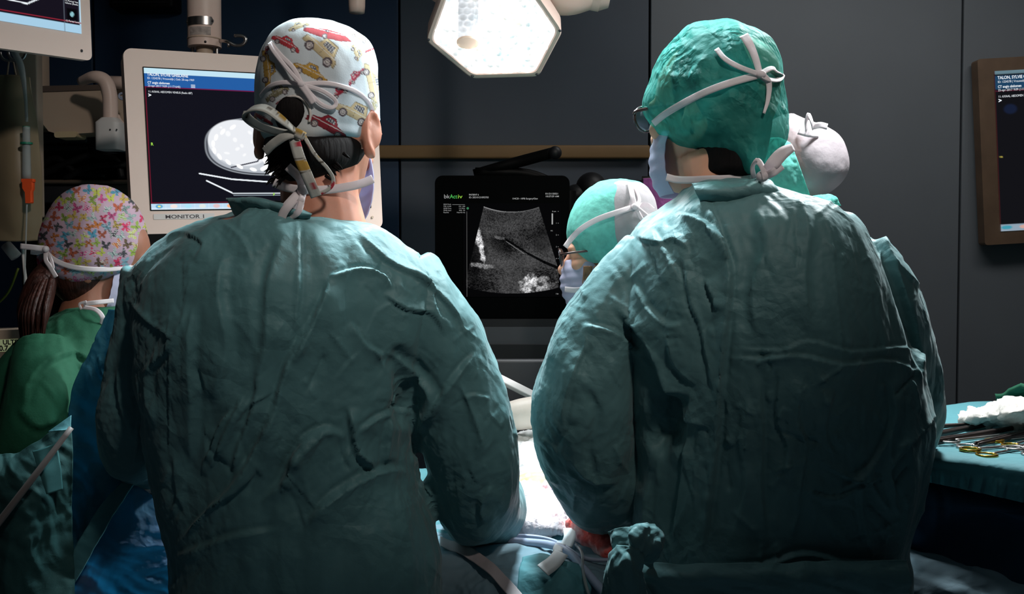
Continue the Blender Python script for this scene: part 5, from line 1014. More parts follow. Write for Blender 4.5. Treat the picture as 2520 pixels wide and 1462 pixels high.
ribbon('mask_tie', [P(205, 748, 1.855), P(240, 744, 1.86), P(280, 740, 1.885)], 9 * p3, T, gm); ribbon('mask_tie', [P(205, 756, 1.85), P(235, 762, 1.835), P(252, 780, 1.83), P(250, 800, 1.835)], 9 * p3, T, gm, (.3, -.8, .5)); ribbon('mask_tie', [P(213, 742, 1.85), P(196, 748, 1.85), P(200, 762, 1.85)], 5 * p3, T, gm)

# ================================================================== assistant across the table, half white cap
AR = [(690, 1480, 1600, 2.36, .05, .05), (725, 1412, 1650, 2.36, .08, .09), (780, 1400, 1700, 2.36, .11, .11), (900, 1400, 1710, 2.36, .13, .13), (1100, 1400, 1710, 2.38, .13, .13), (1700, 1390, 1720, 2.4, .15, .14)]
AA = [(1440, 800, 2.33, 55), (1425, 880, 2.28, 52), (1400, 960, 2.28, 46), (1345, 1005, 2.27, 44), (1280, 1020, 2.26, 42), (1235, 1025, 2.26, 34)]
AB = [(1680, 800, 2.36, 55), (1690, 900, 2.36, 50), (1670, 980, 2.32, 44), (1620, 1010, 2.27, 34), (1590, 1020, 2.25, 28)]
ap = root('person', (P(1560, 1000, 2.38).x, 2.38, 0), 'person with teal and white mesh cap and glasses, bent over the table facing left', 'person')
SA = 1.0; MA = headM(1510, 634, 2.30, 84, -8, 0, SA)
abody = make_body(ap, MA, SA, AR, (AA, AB), M['skin2'], [(1530, 660, 2.32, .055), (1545, 730, 2.34, .055), (1550, 800, 2.36, .06)], voxel=.005, hands=True)
make_gown(ap, AR, (AA[:4], AB), mat('dark_green_gown', C(60, 130, 90), .7, var=.08, bump=.4, bscale=30), [], 43, voxel=.006)
b = MB(); b.tube([P(*q[:3]) for q in AA[2:]], [q[3] / FPX * q[2] * .92 for q in AA[2:]], 24); hand_mb(b, P(1250, 1024, 2.26), (-.9, -.2, -.35), (-.2, -.1, -1), 1, .6); V, F = fuse(b, .0035, 2); npbuild('glove', V, F, M['glove'], ap)
AC = [(443, 1495, 1545, 2.29, .03, .03), (452, 1466, 1580, 2.29, .05, .05), (475, 1436, 1602, 2.29, .075, .075), (515, 1408, 1614, 2.29, .09, .09), (555, 1397, 1618, 2.29, .095, .095), (590, 1398, 1618, 2.29, .09, .092), (620, 1412, 1614, 2.29, .085, .09), (648, 1440, 1606, 2.29, .075, .085), (664, 1490, 1590, 2.29, .06, .07)]
V, F = ring_mesh(sil_rings(AC, 110, 140, 2.1)); N = normals(V, F); V = V + N * (.0015 * fbm(V * 30., 3, 3))[:, None]; acap = npbuild('cap', V, F, M['teal_cap'], ap); tac = bvh(acap)
V, F = ring_mesh(sil_rings([(448, 1505, 1548, 2.29, .03, .05), (458, 1488, 1585, 2.29, .05, .07), (485, 1472, 1608, 2.29, .07, .092), (520, 1462, 1618, 2.29, .08, .104), (560, 1458, 1623, 2.29, .085, .108), (600, 1466, 1624, 2.29, .08, .104), (635, 1482, 1616, 2.29, .075, .096), (662, 1505, 1602, 2.29, .06, .082)], 120, 150, 2.1)); N = normals(V, F)
V = V + N * (.002 * fbm(V * np.array((20, 20, 14.)), 3, 13) + folds(V, N, [([(1465, 500), (1500, 495), (1530, 497)], 4, .003, 'k'), ([(1470, 560), (1490, 590), (1510, 650)], 5, .003, 's')]))[:, None]; npbuild('cap_back', V, F, M['mesh_cap'], acap)
b = MB(); b.rings(sil_rings([(480, 1470, 1590, 2.29, .05, .06), (550, 1450, 1600, 2.29, .06, .075), (620, 1430, 1600, 2.29, .07, .078), (660, 1440, 1590, 2.29, .06, .076), (685, 1442, 1560, 2.29, .04, .072), (700, 1448, 1500, 2.28, .02, .068)], 24, 30))
for k in range(16): x = random.uniform(1440, 1492); b.tube([P(x, 655, 2.215), P(x - 2, 675, 2.213), P(x - random.uniform(2, 8), random.uniform(685, 702), 2.215)], [.004, .003, .0008], 6)
b.build('hair', M['hair_l'], ap)
am = mask_local(ap, MA, SA, M['mask'], k=1.15, aw=84); p4 = 2.2 / FPX
def C5(pts, off=.012, Yd=2.2): return [on(tac, x, y, off, Yd) for x, y in pts]
ribbon('mask_tie', [P(1391, 608, 2.23)] + C5([(1408, 585), (1432, 562), (1470, 540), (1520, 522), (1562, 509)], .018), 11 * p4, T, am); ribbon('mask_tie', C5([(1564, 508), (1590, 504), (1608, 516)], .02), 9 * p4, T, am)
ribbon('mask_tie', C5([(1562, 508), (1556, 480), (1550, 450)], .022), 10 * p4, T, am); ribbon('mask_tie', C5([(1564, 508), (1573, 490), (1556, 452)], .026), 7 * p4, T, am); ribbon('mask_tie', C5([(1564, 510), (1580, 540), (1600, 560)], .024), 8 * p4, T, am); ribbon('mask_tie', C5([(1566, 510), (1590, 530), (1604, 540)], .028), 9 * p4, T, am)
b = MB(); b.ell(on(tac, 1563, 508, .026), (.008, .007, .007)); b.build('knot', T, am)
ribbon('mask_tie', [P(1390, 712, 2.24), P(1420, 714, 2.22), P(1465, 708, 2.215), P(1500, 700, 2.22)], 11 * p4, T, am); eyeglasses(ap, MA, SA)

# ================================================================== person behind the right surgeon
BR = [(455, 1850, 1965, 2.56, .05, .05), (500, 1790, 2030, 2.56, .09, .09), (600, 1770, 2060, 2.56, .12, .12), (800, 1765, 2070, 2.56, .13, .13), (1100, 1765, 2070, 2.56, .13, .13), (1800, 1750, 2080, 2.58, .15, .14)]
BA = [(1800, 560, 2.54, 50), (1770, 700, 2.5, 46), (1790, 800, 2.46, 42), (1840, 840, 2.38, 34), (1860, 850, 2.34, 28)]
BB = [(2040, 560, 2.54, 46), (2050, 700, 2.5, 44), (2040, 800, 2.42, 40), (2000, 850, 2.3, 32), (1980, 860, 2.25, 28)]
bp = root('person', (P(1920, 1000, 2.56).x, 2.56, 0), 'person in a white mesh and teal cap, head bowed, half hidden behind the right surgeon', 'person')
SB = 1.0; MBm = headM(1965, 420, 2.50, 70, -38, 0, SB)
make_body(bp, MBm, SB, BR, (BA, BB), M['skin2'], [(1950, 450, 2.52, .055), (1930, 500, 2.54, .055), (1915, 560, 2.56, .06)], voxel=.006)
make_gown(bp, BR, (BA, BB), M['gown'], [], 53, voxel=.007)
V, F = ring_mesh(sil_rings([(283, 1925, 1955, 2.49, .03, .03), (298, 1895, 1992, 2.49, .05, .05), (318, 1880, 2040, 2.49, .075, .075), (345, 1872, 2072, 2.49, .09, .09), (385, 1870, 2086, 2.49, .10, .10), (420, 1878, 2084, 2.49, .10, .10), (450, 1898, 2068, 2.49, .09, .09), (474, 1935, 2042, 2.49, .07, .07), (490, 1975, 2015, 2.49, .04, .045)], 120, 160, 2.0)); N = normals(V, F)
V = V + N * (.003 * fbm(V * np.array((12, 12, 10.)), 3, 19) + folds(V, N, [([(1930, 350), (1980, 360), (2030, 345)], 4, .004, 'k'), ([(2068, 390), (2050, 430), (2010, 475)], 4, .006, 'k'), ([(1960, 370), (1980, 420), (1998, 480)], 4, .005, 'k'), ([(2020, 430), (2005, 460), (1998, 485)], 3, .004, 'k'), ([(1985, 320), (1950, 340), (1930, 350)], 6, .004, 's')]))[:, None]
bcap = npbuild('cap', V, F, M['mesh_cap'], bp); tbc = bvh(bcap)
b = MB(); b.rings(sil_rings([(330, 1950, 2020, 2.49, .03, .045), (360, 1930, 2060, 2.49, .06, .075), (400, 1920, 2070, 2.49, .07, .085), (440, 1930, 2050, 2.49, .06, .075), (460, 1950, 2030, 2.49, .04, .055)], 24, 30)); b.build('hair', mat('hair_dark_brown', C(48, 34, 34), .6, var=.3), bp)
V, F = sheet([[(1880, 345, 2.41), (1915, 338, 2.385), (1945, 352, 2.380)], [(1880, 400, 2.39), (1920, 390, 2.372), (1962, 392, 2.372)], [(1878, 445, 2.40), (1930, 435, 2.378), (1976, 432, 2.378)], [(1900, 480, 2.41), (1950, 475, 2.395), (1988, 466, 2.392)], [(1940, 500, 2.43), (1975, 498, 2.42), (1998, 490, 2.42)]], 50, 60, [(30, .0025, 5, (1, 1, 1))], th=.002); npbuild('cap_front', V, F, M['teal_cap'], bcap)
p5 = 2.4 / FPX
ribbon('cap_tie', [P(1966, 322, 2.40), P(1990, 328, 2.385), P(2014, 330, 2.40)], 15 * p5, T, bcap); ribbon('cap_tie', [P(1985, 322, 2.385), P(1984, 298, 2.37), P(1990, 282, 2.365), P(1997, 298, 2.365), P(2002, 318, 2.38)], 9 * p5, T, bcap, (.5, -.8, 0)); ribbon('cap_tie', [P(1998, 312, 2.38), P(2018, 308, 2.37), P(2036, 312, 2.37)], 12 * p5, T, bcap)
V, F = sheet([[(1985, 484, 2.40), (2030, 478, 2.38), (2056, 484, 2.38)], [(1990, 496, 2.40), (2030, 494, 2.37), (2066, 500, 2.38)], [(2000, 508, 2.40), (2035, 508, 2.38), (2070, 506, 2.385)]], 40, 20, [(40, .003, 5, (1, 1, 1))], th=.002); npbuild('cap_tie', V, F, M['teal_cap'], bcap)

# ================================================================== operating table and the lit field
def onz(px, py, z):
    d = ray(px, py); return Vector((0, 0, CZ)) + d * ((z - CZ) / d.z)
t = root('operating_table', (0, 2.0, 0), 'operating table under teal drapes between the surgeons and the assistant', 'table')
b = MB(); b.box((0.11, 1.97, .90), (1.06, .42, .08), bev=.02); b.build('table_top', M['dark'], t, angle=35)
b = MB(); b.box((0, 1.98, .48), (.34, .28, .76), bev=.03); b.build('column', M['grey'], t, angle=35); b = MB(); b.box((0, 1.98, .05), (.9, .36, .10), bev=.03); b.build('base', M['grey'], t, angle=35)
VV = Vector
rowsD = []
for Y, z in ((2.23, .60), (2.22, .93), (2.19, .985), (2.08, 1.01), (1.92, 1.00), (1.80, .975), (1.725, .955), (1.712, .70), (1.715, .42)):
    rowsD.append([VV((x, Y, z - .03 * max(0, (abs(x) - .4) / .25) ** 2)) for x in (-.44, -.36, -.2, 0, .2, .45, .66)])
V, F = sheet(rowsD, 170, 110, [(9, .010, 3, (1, 1, 1)), (24, .003, 4, (1, 1, 1))], th=.002)
V[:, 2] = np.minimum(V[:, 2], 1.06)
pd = tag(npbuild('patient_drape', V, F, M['teal_drape'], None), 'teal drape covering the patient on the operating table', 'drape')
# lower drape that comes forward between the two surgeons
V, F = sheet([[(1060, 1300, 1.80), (1200, 1300, 1.80), (1350, 1305, 1.80), (1480, 1318, 1.78), (1620, 1340, 1.76)], [(1070, 1322, 1.70), (1200, 1330, 1.70), (1350, 1345, 1.70), (1480, 1350, 1.70), (1600, 1370, 1.70)], [(1080, 1350, 1.62), (1210, 1368, 1.60), (1340, 1376, 1.60), (1460, 1385, 1.61), (1560, 1400, 1.62)],
             [(1085, 1410, 1.56), (1220, 1420, 1.53), (1340, 1420, 1.54), (1450, 1425, 1.55), (1550, 1440, 1.56)], [(1090, 1480, 1.54), (1220, 1490, 1.49), (1340, 1485, 1.51), (1450, 1490, 1.52), (1550, 1490, 1.53)], [(1090, 1650, 1.54), (1220, 1650, 1.48), (1340, 1650, 1.50), (1450, 1650, 1.51), (1550, 1650, 1.53)]], 130, 110, [(11, .006, 13, (1, 1, .6)), (34, .002, 14, (1, 1, 1))], th=.002)
t = root('surgical_drape', P(1300, 1460, 1.6), 'pale grey-blue drape hanging between the two surgeons below the bloody gauze roll', 'drape')
npbuild('drape_panel', V, F, M['lilac_drape'], t)
V, F = sheet([[(1286, 1372, 1.565), (1340, 1366, 1.56), (1400, 1385, 1.56), (1452, 1410, 1.56)], [(1276, 1415, 1.51), (1340, 1412, 1.51), (1405, 1420, 1.515), (1455, 1440, 1.52)], [(1270, 1500, 1.48), (1340, 1500, 1.48), (1400, 1500, 1.485), (1450, 1500, 1.49)]], 50, 50, [(20, .004, 15, (1, 1, 1))], th=.0015); npbuild('teal_panel', V, F, M['teal_drape'], t)
V, F = sheet([[(1084, 1322, 1.64), (1150, 1345, 1.60), (1210, 1385, 1.54), (1290, 1470, 1.47)], [(1084, 1345, 1.615), (1145, 1372, 1.575), (1195, 1408, 1.52), (1262, 1480, 1.465)]], 80, 14, [(20, .002, 16, (1, 1, 1))], th=.002); npbuild('folded_edge', V, F, mat('drape_edge_pink_grey', C(170, 158, 160), .8, var=.05, bump=.4, bscale=40), t)
# white swabs, film and stained gauze in the beam of the lamp
def stain(base, red, seed, sc, thr=.25, k=2.0):
    def fn(V):
        n = fbm(V * sc, 4, seed); m = np.clip((n - thr) * k, 0, 1)[:, None]; return np.array(base) * (1 - m) + np.array(red) * m
    return fn
def lump(name, ctrl, nu, nv, noise, m, th, label, cat, colfn=None, group=None):
    V, F = sheet(ctrl, nu, nv, noise, th); return tag(npbuild(name, V, F, m, None, colfn(V) if colfn else None), label, cat, group)
lump('gauze_swab', [[(1240, 1078, 2.34), (1300, 1074, 2.36), (1360, 1082, 2.34)], [(1240, 1110, 2.22), (1300, 1098, 2.20), (1372, 1108, 2.22)], [(1240, 1150, 2.10), (1300, 1138, 2.06), (1384, 1146, 2.10)], [(1240, 1176, 2.04), (1300, 1176, 2.00), (1345, 1168, 2.02)]], 70, 60, [(16, .010, 3, (1, 1, 1)), (50, .003, 5, (1, 1, 1))], M['attr_g'], .012,
     'large bright white gauze swab at the far side of the operating field', 'gauze', stain((.86, .86, .86), (.5, .12, .08), 5, 14, 1.0, 1.5))
lump('adhesive_film', [[(1260, 1168, 2.0), (1320, 1160, 2.0), (1385, 1150, 2.02)], [(1262, 1195, 1.95), (1320, 1190, 1.93), (1400, 1190, 1.95)], [(1262, 1215, 1.90), (1320, 1215, 1.89), (1408, 1218, 1.90)]], 60, 40, [(20, .006, 7, (1, 1, 1))], mat('yellow_film', C(228, 216, 160), .3, var=.12, vscale=20, bump=.5, bscale=30), .002, 'crinkled yellow film between the white gauze swab and the stained gauze', 'film')
lump('blue_towel', [[(1335, 1210, 1.93), (1370, 1196, 1.93), (1410, 1196, 1.93)], [(1345, 1222, 1.88), (1380, 1214, 1.87), (1425, 1218, 1.88)], [(1360, 1240, 1.84), (1395, 1234, 1.83), (1440, 1240, 1.84)]], 40, 30, [(20, .004, 8, (1, 1, 1))], mat('light_blue_towel', C(90, 170, 215), .8, var=.1, bump=.4, bscale=60), .003, 'light blue towel corner beside the yellow film', 'towel')
tag(MB().tube([P(1352, 1211, 1.885), P(1376, 1200, 1.885)], [.0035, .0025], 12, 2).build('marker_pen', mat('violet_pen', C(80, 60, 150), .4), None), 'violet pen tip lying on the light blue towel corner', 'pen')
lump('stained_gauze', [[(1230, 1206, 1.92), (1290, 1196, 1.92), (1350, 1208, 1.92), (1400, 1236, 1.90), (1440, 1262, 1.88)], [(1232, 1236, 1.86), (1290, 1218, 1.84), (1350, 1230, 1.84), (1404, 1256, 1.84), (1452, 1286, 1.84)], [(1234, 1270, 1.80), (1290, 1256, 1.77), (1350, 1266, 1.77), (1400, 1284, 1.78), (1448, 1306, 1.80)], [(1234, 1305, 1.765), (1290, 1296, 1.735), (1350, 1300, 1.735), (1400, 1308, 1.74), (1430, 1318, 1.76)], [(1236, 1318, 1.78), (1290, 1310, 1.77), (1350, 1312, 1.77), (1400, 1318, 1.77), (1425, 1322, 1.78)]], 110, 90, [(14, .010, 9, (1, 1, 1)), (60, .003, 10, (1, 1, 1)), (140, .0006, 11, (1, 1, 1))], M['attr_g'], .014,
     'fluffy white gauze stained with pink blood in the middle of the field', 'gauze', stain((.74, .62, .64), (.70, .10, .11), 21, 17, -.05, 1.0))
b = MB(); b.tube([P(1405, 1285, 1.745), P(1432, 1300, 1.725), (P(1462, 1324, 1.70)), P(1495, 1347, 1.67), P(1530, 1368, 1.64)], [.012, .021, .023, .022, .018], 40, 70); V = np.array(b.v); N = normals(V, b.f); V = V + N * (.0022 * (1 - 2 * np.abs(fbm(V * np.array((50, 50, 70.)), 3, 5))))[:, None]
tag(npbuild('gauze_roll', V, b.f, M['attr_g'], None, stain((.86, .46, .44), (.80, .09, .07), 31, 30, -.35, 1.2)(V)), 'blood-red rolled gauze leading from the stained gauze to the waist tie', 'gauze')
# tubes and tape
def tubet(name, pts, r, m, label, cat='tube', group=None): return tag(MB().tube([P(*p) for p in pts], r, 14).build(name, m, None), label, cat, group)
tubet('suction_tube', [(1200, 1322, 1.74), (1262, 1332, 1.685), (1350, 1340, 1.655), (1402, 1362, 1.615), (1432, 1396, 1.56), (1470, 1440, 1.51), (1510, 1490, 1.48)], .0068, M['tube_g'], 'thick grey tube curving over the pale drape, the widest of the tubes')
tubet('suction_tube', [(1200, 1326, 1.70), (1262, 1319, 1.70), (1330, 1323, 1.69), (1378, 1338, 1.67), (1425, 1368, 1.61), (1465, 1378, 1.60), (1520, 1378, 1.60)], .0034, M['tube_g'], 'thin grey tube running to the right towards the crumpled waist tie')
tubet('suction_tube', [(1415, 1338, 1.68), (1432, 1362, 1.60), (1434, 1400, 1.545), (1442, 1440, 1.505), (1458, 1490, 1.48)], .0026, M['clear'], 'thin clear tube hanging straight down past the tapes')
def tapet(pts, wd, nrm, label): tag(ribbon('tape_strip', [P(*p) for p in pts], wd, M['tape'], None, nrm, .0005), label, 'tape', 'white tape strips')
tapet([(1400, 1300, 1.715), (1402, 1322, 1.68), (1393, 1345, 1.655)], .016, (0, -.6, .8), 'upper white tape strip below the bloody gauze')
tapet([(1381, 1337, 1.655), (1372, 1352, 1.61), (1376, 1368, 1.60)], .012, (0, -.7, .6), 'white tape strip wrapped over the thick grey tube')
tapet([(1382, 1360, 1.585), (1362, 1384, 1.515), (1336, 1404, 1.485)], .018, (0, -.8, .5), 'lowest white tape strip on the teal drape patch')
# bright rail across the gap
tag(MB().box(P(1276, 956, 2.45), (.24, .03, .012), Euler((R(20), R(26), R(-6))), .003).build('table_rail', M['white'], None, angle=35), 'bright white metal bar slanting across the gap behind the gloved arm', 'rail')
tag(MB().tube([P(1300, 985, 2.47), (P(1300, 985, 2.47).x, 2.47, .05)], .010, 12, 2).build('rail_post', M['dark'], None, angle=40), 'dark post under the bright white bar', 'post')
t = tag(MB().tube([P(1126, 735, 2.3), P(1126, 900, 2.3), (P(1126, 900, 2.3).x, 2.3, 1.02)], [.0115, .012, .012], 20, 3).build('steel_cylinder', M['steel'], None, angle=40), 'shiny steel rounded post top beside the left shoulder of the car-cap surgeon', 'post')
b = MB(); b.ell(P(1127, 738, 2.3), (.0125, .0125, .011)); b.build('cap', M['steel'], t)
# purple drape hung on its frame
t = root('purple_drape', P(1650, 560, 2.75), 'purple crepe drape hung behind the masked face of the right surgeon', 'drape')
V, F = sheet([[(1582, 439, 2.75), (1640, 437, 2.74), (1720, 438, 2.75), (1790, 440, 2.75)], [(1583, 520, 2.75), (1645, 520, 2.73), (1720, 520, 2.75), (1790, 520, 2.75)], [(1585, 900, 2.76), (1650, 900, 2.73), (1720, 900, 2.75), (1790, 900, 2.75)]], 60, 80, [(9, .006, 8, (1, 1, .3))], th=.002); npbuild('cloth', V, F, M['purple'], t)
b = MB(); b.tube([P(1580, 440, 2.765), P(1795, 440, 2.765)], .007, 12, 2); b.tube([(P(1792, 440, 2.765)), (P(1792, 440, 2.765).x, 2.765, .03)], .009, 12, 2); b.tube([(P(1590, 440, 2.765)), (P(1590, 440, 2.765).x, 2.765, .03)], .009, 12, 2); b.build('frame', M['steel'], t)

# ================================================================== instrument table at the right
ZT = 1.123
t = root('instrument_table', (1.0, 2.0, 0), 'instrument table under a teal drape at the right edge, holding clamps and gauze', 'table')
b = MB(); b.box((1.12, 2.0, ZT - .02), (.80, .52, .03), bev=.01); b.build('table_top', M['steel'], t, angle=35)
b = MB(); b.tube([(1.42, 2.2, ZT - .03), (1.42, 2.2, .05)], .025, 16, 2); b.build('post', M['steel'], t, angle=40); b = MB(); b.box((1.2, 2.1, .04), (.75, .45, .06), bev=.02); b.build('base', M['dark'], t, angle=35)
def zr(py, Y): return CZ + Y * ((CY - py) / FPX - math.tan(PITCH))
V, F = sheet([[onz(2230, 1006, ZT), onz(2320, 1000, ZT), onz(2420, 991, ZT), onz(2530, 989, ZT), onz(2700, 988, ZT)], [onz(2230, 1045, ZT), onz(2320, 1045, ZT), onz(2420, 1045, ZT), onz(2530, 1045, ZT), onz(2700, 1045, ZT)], [onz(2230, 1095, ZT), onz(2320, 1098, ZT), onz(2420, 1110, ZT), onz(2530, 1122, ZT), onz(2700, 1138, ZT)],
             [(2230, 1118, 1.70), (2320, 1122, 1.69), (2420, 1134, 1.65), (2530, 1150, 1.60), (2700, 1170, 1.54)], [(2228, 1150, 1.695), (2310, 1155, 1.68), (2420, 1172, 1.64), (2530, 1195, 1.59), (2700, 1220, 1.53)], [(2226, 1180, 1.70), (2300, 1188, 1.685), (2420, 1214, 1.645), (2530, 1240, 1.595), (2700, 1270, 1.535)]], 180, 110, [(6, .003, 71, (1, 1, 1))], th=.002)
n_ = len(V) // 2; N = normals(V, F); fr_m = sm((-N[:, 1] - .35) / .4) * 0 + sm((.0 + ZT - .012 - V[:, 2]) / .03); V[:, 1] -= fr_m * .0035 * (1 - 2 * np.abs(fbm(np.c_[V[:, 0] * 70, V[:, 1] * 8, V[:, 2] * 14], 3, 72)))
tag(npbuild('table_drape', V, F, M['teal_drape'], None), 'teal crepe drape over the instrument table, its wrinkled edge hanging in front', 'drape')
V, F = sheet([[(2180, 1160, 1.76), (2320, 1170, 1.74), (2450, 1190, 1.70), (2700, 1230, 1.64)], [(2180, 1230, 1.72), (2320, 1240, 1.69), (2450, 1262, 1.65), (2700, 1300, 1.58)], [(2180, 1330, 1.74), (2320, 1340, 1.72), (2450, 1350, 1.70), (2700, 1380, 1.64)], [(2180, 1700, 1.78), (2320, 1700, 1.76), (2450, 1700, 1.74), (2700, 1700, 1.70)]], 90, 110, [(5, .015, 73, (1, 1, 1.2)), (20, .002, 74, (1, 1, 1))], th=.002)
tag(npbuild('table_drape', V, F, M['navy_drape'], None), 'dark blue underdrape hanging below the teal drape of the instrument table', 'drape')
V, F = sheet([[onz(2360, 1028, ZT + .012), onz(2390, 1012, ZT + .02), onz(2440, 1000, ZT + .03), onz(2490, 988, ZT + .05), onz(2560, 985, ZT + .05)], [onz(2368, 1036, ZT + .02), onz(2400, 1026, ZT + .035), onz(2450, 1020, ZT + .045), onz(2500, 1010, ZT + .06), onz(2560, 1010, ZT + .05)], [onz(2376, 1044, ZT + .010), onz(2410, 1046, ZT + .012), onz(2450, 1050, ZT + .012), onz(2500, 1052, ZT + .015), onz(2560, 1050, ZT + .015)]], 80, 40, [(22, .006, 75, (1, 1, 1)), (60, .002, 76, (1, 1, 1))], th=.006)
tag(npbuild('gauze_swab', V, F, M['gauze'], None), 'folded white gauze lying on the instrument table', 'gauze')
V, F = sheet([[onz(2448, 968, ZT + .03), onz(2490, 952, ZT + .05), onz(2540, 940, ZT + .07)], [onz(2452, 982, ZT + .01), onz(2495, 984, ZT + .01), onz(2560, 984, ZT + .01)]], 30, 20, [(20, .006, 77, (1, 1, 1))], th=.01)
tag(npbuild('green_cloth', V, F, M['scrub'], None), 'dark green folded cloth at the back of the instrument table', 'cloth')
def clamp(met, A, B2, ringr, label, group, spread=1.0, dark=False):
    """ring-handled clamp lying flat: rings near A, jaws at B2 (photo rows), all on the table plane"""
    a = onz(*A, ZT + .008); c = onz(*B2, ZT + .008); d = (c - a).normalized(); s = Vector((-d.y, d.x, 0)).normalized()
    r_ = root('surgical_clamp', (a.x, a.y, ZT), label, 'clamp', group)
    up = Vector((0, 0, 1))
    for q in (-1, 1):
        o = a + s * q * ringr * 1.12 * spread + up * (.002 * q); b = MB(); b.tube([o + d * math.cos(w_) * ringr * 1.15 + s * math.sin(w_) * ringr for w_ in [2 * math.pi * k / 18 for k in range(19)]], .0026, 10); b.build('finger_ring', M[met], r_)
        e = a + d * (c - a).length * .62 + s * q * .002; b = MB(); b.tube([o + d * ringr * 1.15, o + d * ringr * 2.2 - s * q * ringr * .3, e], [.0028, .0032, .0034], 10); b.build('shank', M['steel' if met == 'gold' else met] if not dark else M['dark_steel'], r_)
    e = a + d * (c - a).length * .62; b = MB(); b.box(e, (.016, .010, .007), Matrix((d, s, up)).transposed(), .001); b.tube([e, e + (c - e) * .5, c], [.0045, .004, .0015], 10); b.build('jaw', M['dark_steel'], r_)
M['dark_steel'] = mat('dark_steel', C(120, 108, 104), .3, metal=1.0, var=.1)
G_ = 'ring-handled clamps on the instrument table'
clamp('steel', (2358, 1092), (2620, 1050), .0155, 'steel ring-handled clamp, leftmost on the instrument table', G_)
clamp('gold', (2408, 1113), (2640, 1085), .0145, 'gold-ringed clamp nearest the front edge of the instrument table', G_)
clamp('gold', (2468, 1090), (2640, 1060), .0140, 'gold-ringed clamp behind the other one, at the right edge', G_)
clamp('steel', (2520, 1110), (2700, 1090), .0150, 'steel ring-handled clamp cut by the right edge', G_)
def forcep(A, B2, w0, w1, label):
    a = onz(*A, ZT + .010); c = onz(*B2, ZT + .016); b = MB(); b.tube([a, a + (c - a) * .5, c], [w0, (w0 + w1) / 2, w1], 12, flat=.5); r_ = root('forceps', (a.x, a.y, ZT), label, 'forceps', 'dark forceps on the instrument table'); b.build('blade', M['dark_steel2'], r_)
    b = MB(); s = Vector((0, -.012, .0)); b.tube([a + s, a + (c - a) * .5 + s * .7, c], [w0, (w0 + w1) / 2, w1], 12, flat=.5); b.build('blade', M['dark_steel2'], r_)
M['dark_steel2'] = mat('dark_oxide_steel', C(74, 64, 62), .4, metal=.8, var=.15)
forcep((2250, 1078), (2478, 1034), .007, .003, 'dark ribbed forceps with its tip on the white gauze'); forcep((2250, 1052), (2385, 1044), .005, .003, 'short dark instrument behind the ribbed forceps')
forcep((2270, 1090), (2492, 1054), .006, .0045, 'long dark instrument in front of the ribbed forceps'); forcep((2400, 1092), (2600, 1048), .004, .007, 'dark brown instrument between the silver and the gold rings')
# grey sheet at the bottom right
V, F = sheet([[(2150, 1330, 1.74), (2260, 1356, 1.72), (2370, 1385, 1.68), (2450, 1412, 1.64), (2560, 1470, 1.58)], [(2150, 1400, 1.66), (2260, 1410, 1.64), (2370, 1430, 1.61), (2450, 1460, 1.58), (2560, 1510, 1.54)], [(2150, 1560, 1.62), (2260, 1560, 1.60), (2370, 1560, 1.58), (2450, 1560, 1.56), (2560, 1600, 1.52)], [(2150, 2200, 1.62), (2260, 2200, 1.60), (2370, 2200, 1.58), (2450, 2200, 1.56), (2560, 2200, 1.52)]], 80, 100, [(9, .006, 81, (1, 1, .7)), (26, .002, 82, (1, 1, 1))], th=.002)
tag(npbuild('grey_drape', V, F, M['lilac_drape'], None), 'grey sheet at the bottom right below the dark blue underdrape', 'drape')

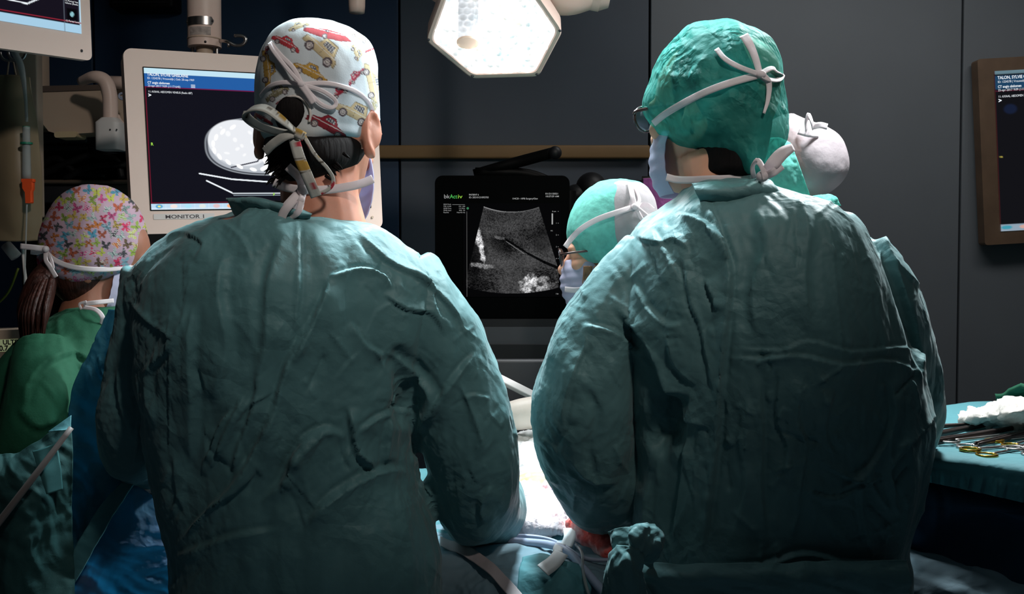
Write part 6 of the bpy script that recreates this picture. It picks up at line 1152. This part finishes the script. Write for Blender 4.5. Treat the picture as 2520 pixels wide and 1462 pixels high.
# ================================================================== drapes at the lower left
t = root('surgical_drape', P(280, 1400, 1.80), 'blue drapes hanging between the green scrub top and the left surgeon', 'drape')
nz = [(7, .008, 91, (1, 1, .5)), (28, .0025, 92, (1, 1, 1))]
V, F = sheet([[(262, 760, 1.74), (320, 765, 1.72), (420, 760, 1.72)], [(228, 860, 1.73), (300, 860, 1.71), (420, 860, 1.71)], [(184, 960, 1.72), (280, 960, 1.70), (400, 960, 1.70)], [(178, 1080, 1.71), (260, 1080, 1.69), (360, 1090, 1.70)], [(172, 1230, 1.70), (230, 1230, 1.68), (290, 1240, 1.69)], [(166, 1520, 1.70), (180, 1520, 1.68), (200, 1520, 1.69)]], 80, 150, nz, th=.002); npbuild('blue_panel', V, F, M['blue_drape'], t)
V, F = sheet([[(318, 1186, 1.68), (335, 1190, 1.68), (420, 1250, 1.69)], [(262, 1260, 1.67), (340, 1290, 1.66), (440, 1310, 1.68)], [(200, 1360, 1.66), (320, 1370, 1.655), (450, 1380, 1.68)], [(118, 1490, 1.66), (280, 1490, 1.655), (450, 1490, 1.68)]], 110, 110, [(12, .006, 93, (1, 1, .7)), (40, .002, 94, (1, 1, 1))], th=.002); npbuild('front_panel', V, F, mat('bright_blue_drape', C(90, 180, 214), .75, var=.25, vscale=6, bump=.9, bscale=24, kind='crumple', bdist=.005, trans=.7, col2=C(130, 140, 176)), t)
V, F = sheet([[(300, 1188, 1.665), (332, 1190, 1.66)], [(240, 1260, 1.65), (284, 1262, 1.64)], [(175, 1370, 1.64), (216, 1380, 1.63)], [(110, 1490, 1.64), (150, 1495, 1.63)]], 16, 90, [(20, .0015, 95, (1, 1, 1))], th=.003); npbuild('folded_edge', V, F, M['teal_drape'], t)
t = root('dark_drape', P(60, 1400, 1.66), 'dark teal drape with a folded corner below the green sleeve in the lower left', 'drape')
V, F = sheet([[(-60, 1130, 1.62), (60, 1110, 1.62), (176, 1030, 1.64)], [(-60, 1180, 1.60), (60, 1170, 1.59), (180, 1140, 1.63)], [(-60, 1300, 1.60), (60, 1290, 1.58), (180, 1280, 1.63)], [(-60, 1520, 1.60), (60, 1520, 1.58), (180, 1520, 1.63)]], 80, 110, nz, th=.002); npbuild('panel', V, F, M['dteal_drape'], t)
V, F = sheet([[(176, 1022, 1.61), (174, 1058, 1.60)], [(118, 1064, 1.60), (150, 1060, 1.59)]], 14, 20, th=.001); npbuild('folded_corner', V, F, M['teal_drape'], t)
V, F = sheet([[(80, 1110, 1.585), (100, 1105, 1.585), (140, 1090, 1.59)], [(98, 1165, 1.575), (112, 1160, 1.575), (150, 1150, 1.585)], [(115, 1216, 1.57), (122, 1215, 1.57), (155, 1205, 1.58)]], 20, 30, th=.001); npbuild('folded_strip', V, F, mat('mid_teal_drape', C(50, 104, 106), .8, bump=.4, bscale=30), t)
tag(MB().tube([P(176, 1052, 1.585), P(80, 1178, 1.555), P(-20, 1308, 1.54)], [.0042, .0052, .0058], 14).build('stand_rod', mat('grey_rod', C(120, 112, 110), .45), None), 'grey rod slanting across the dark drape in the lower left', 'rod')
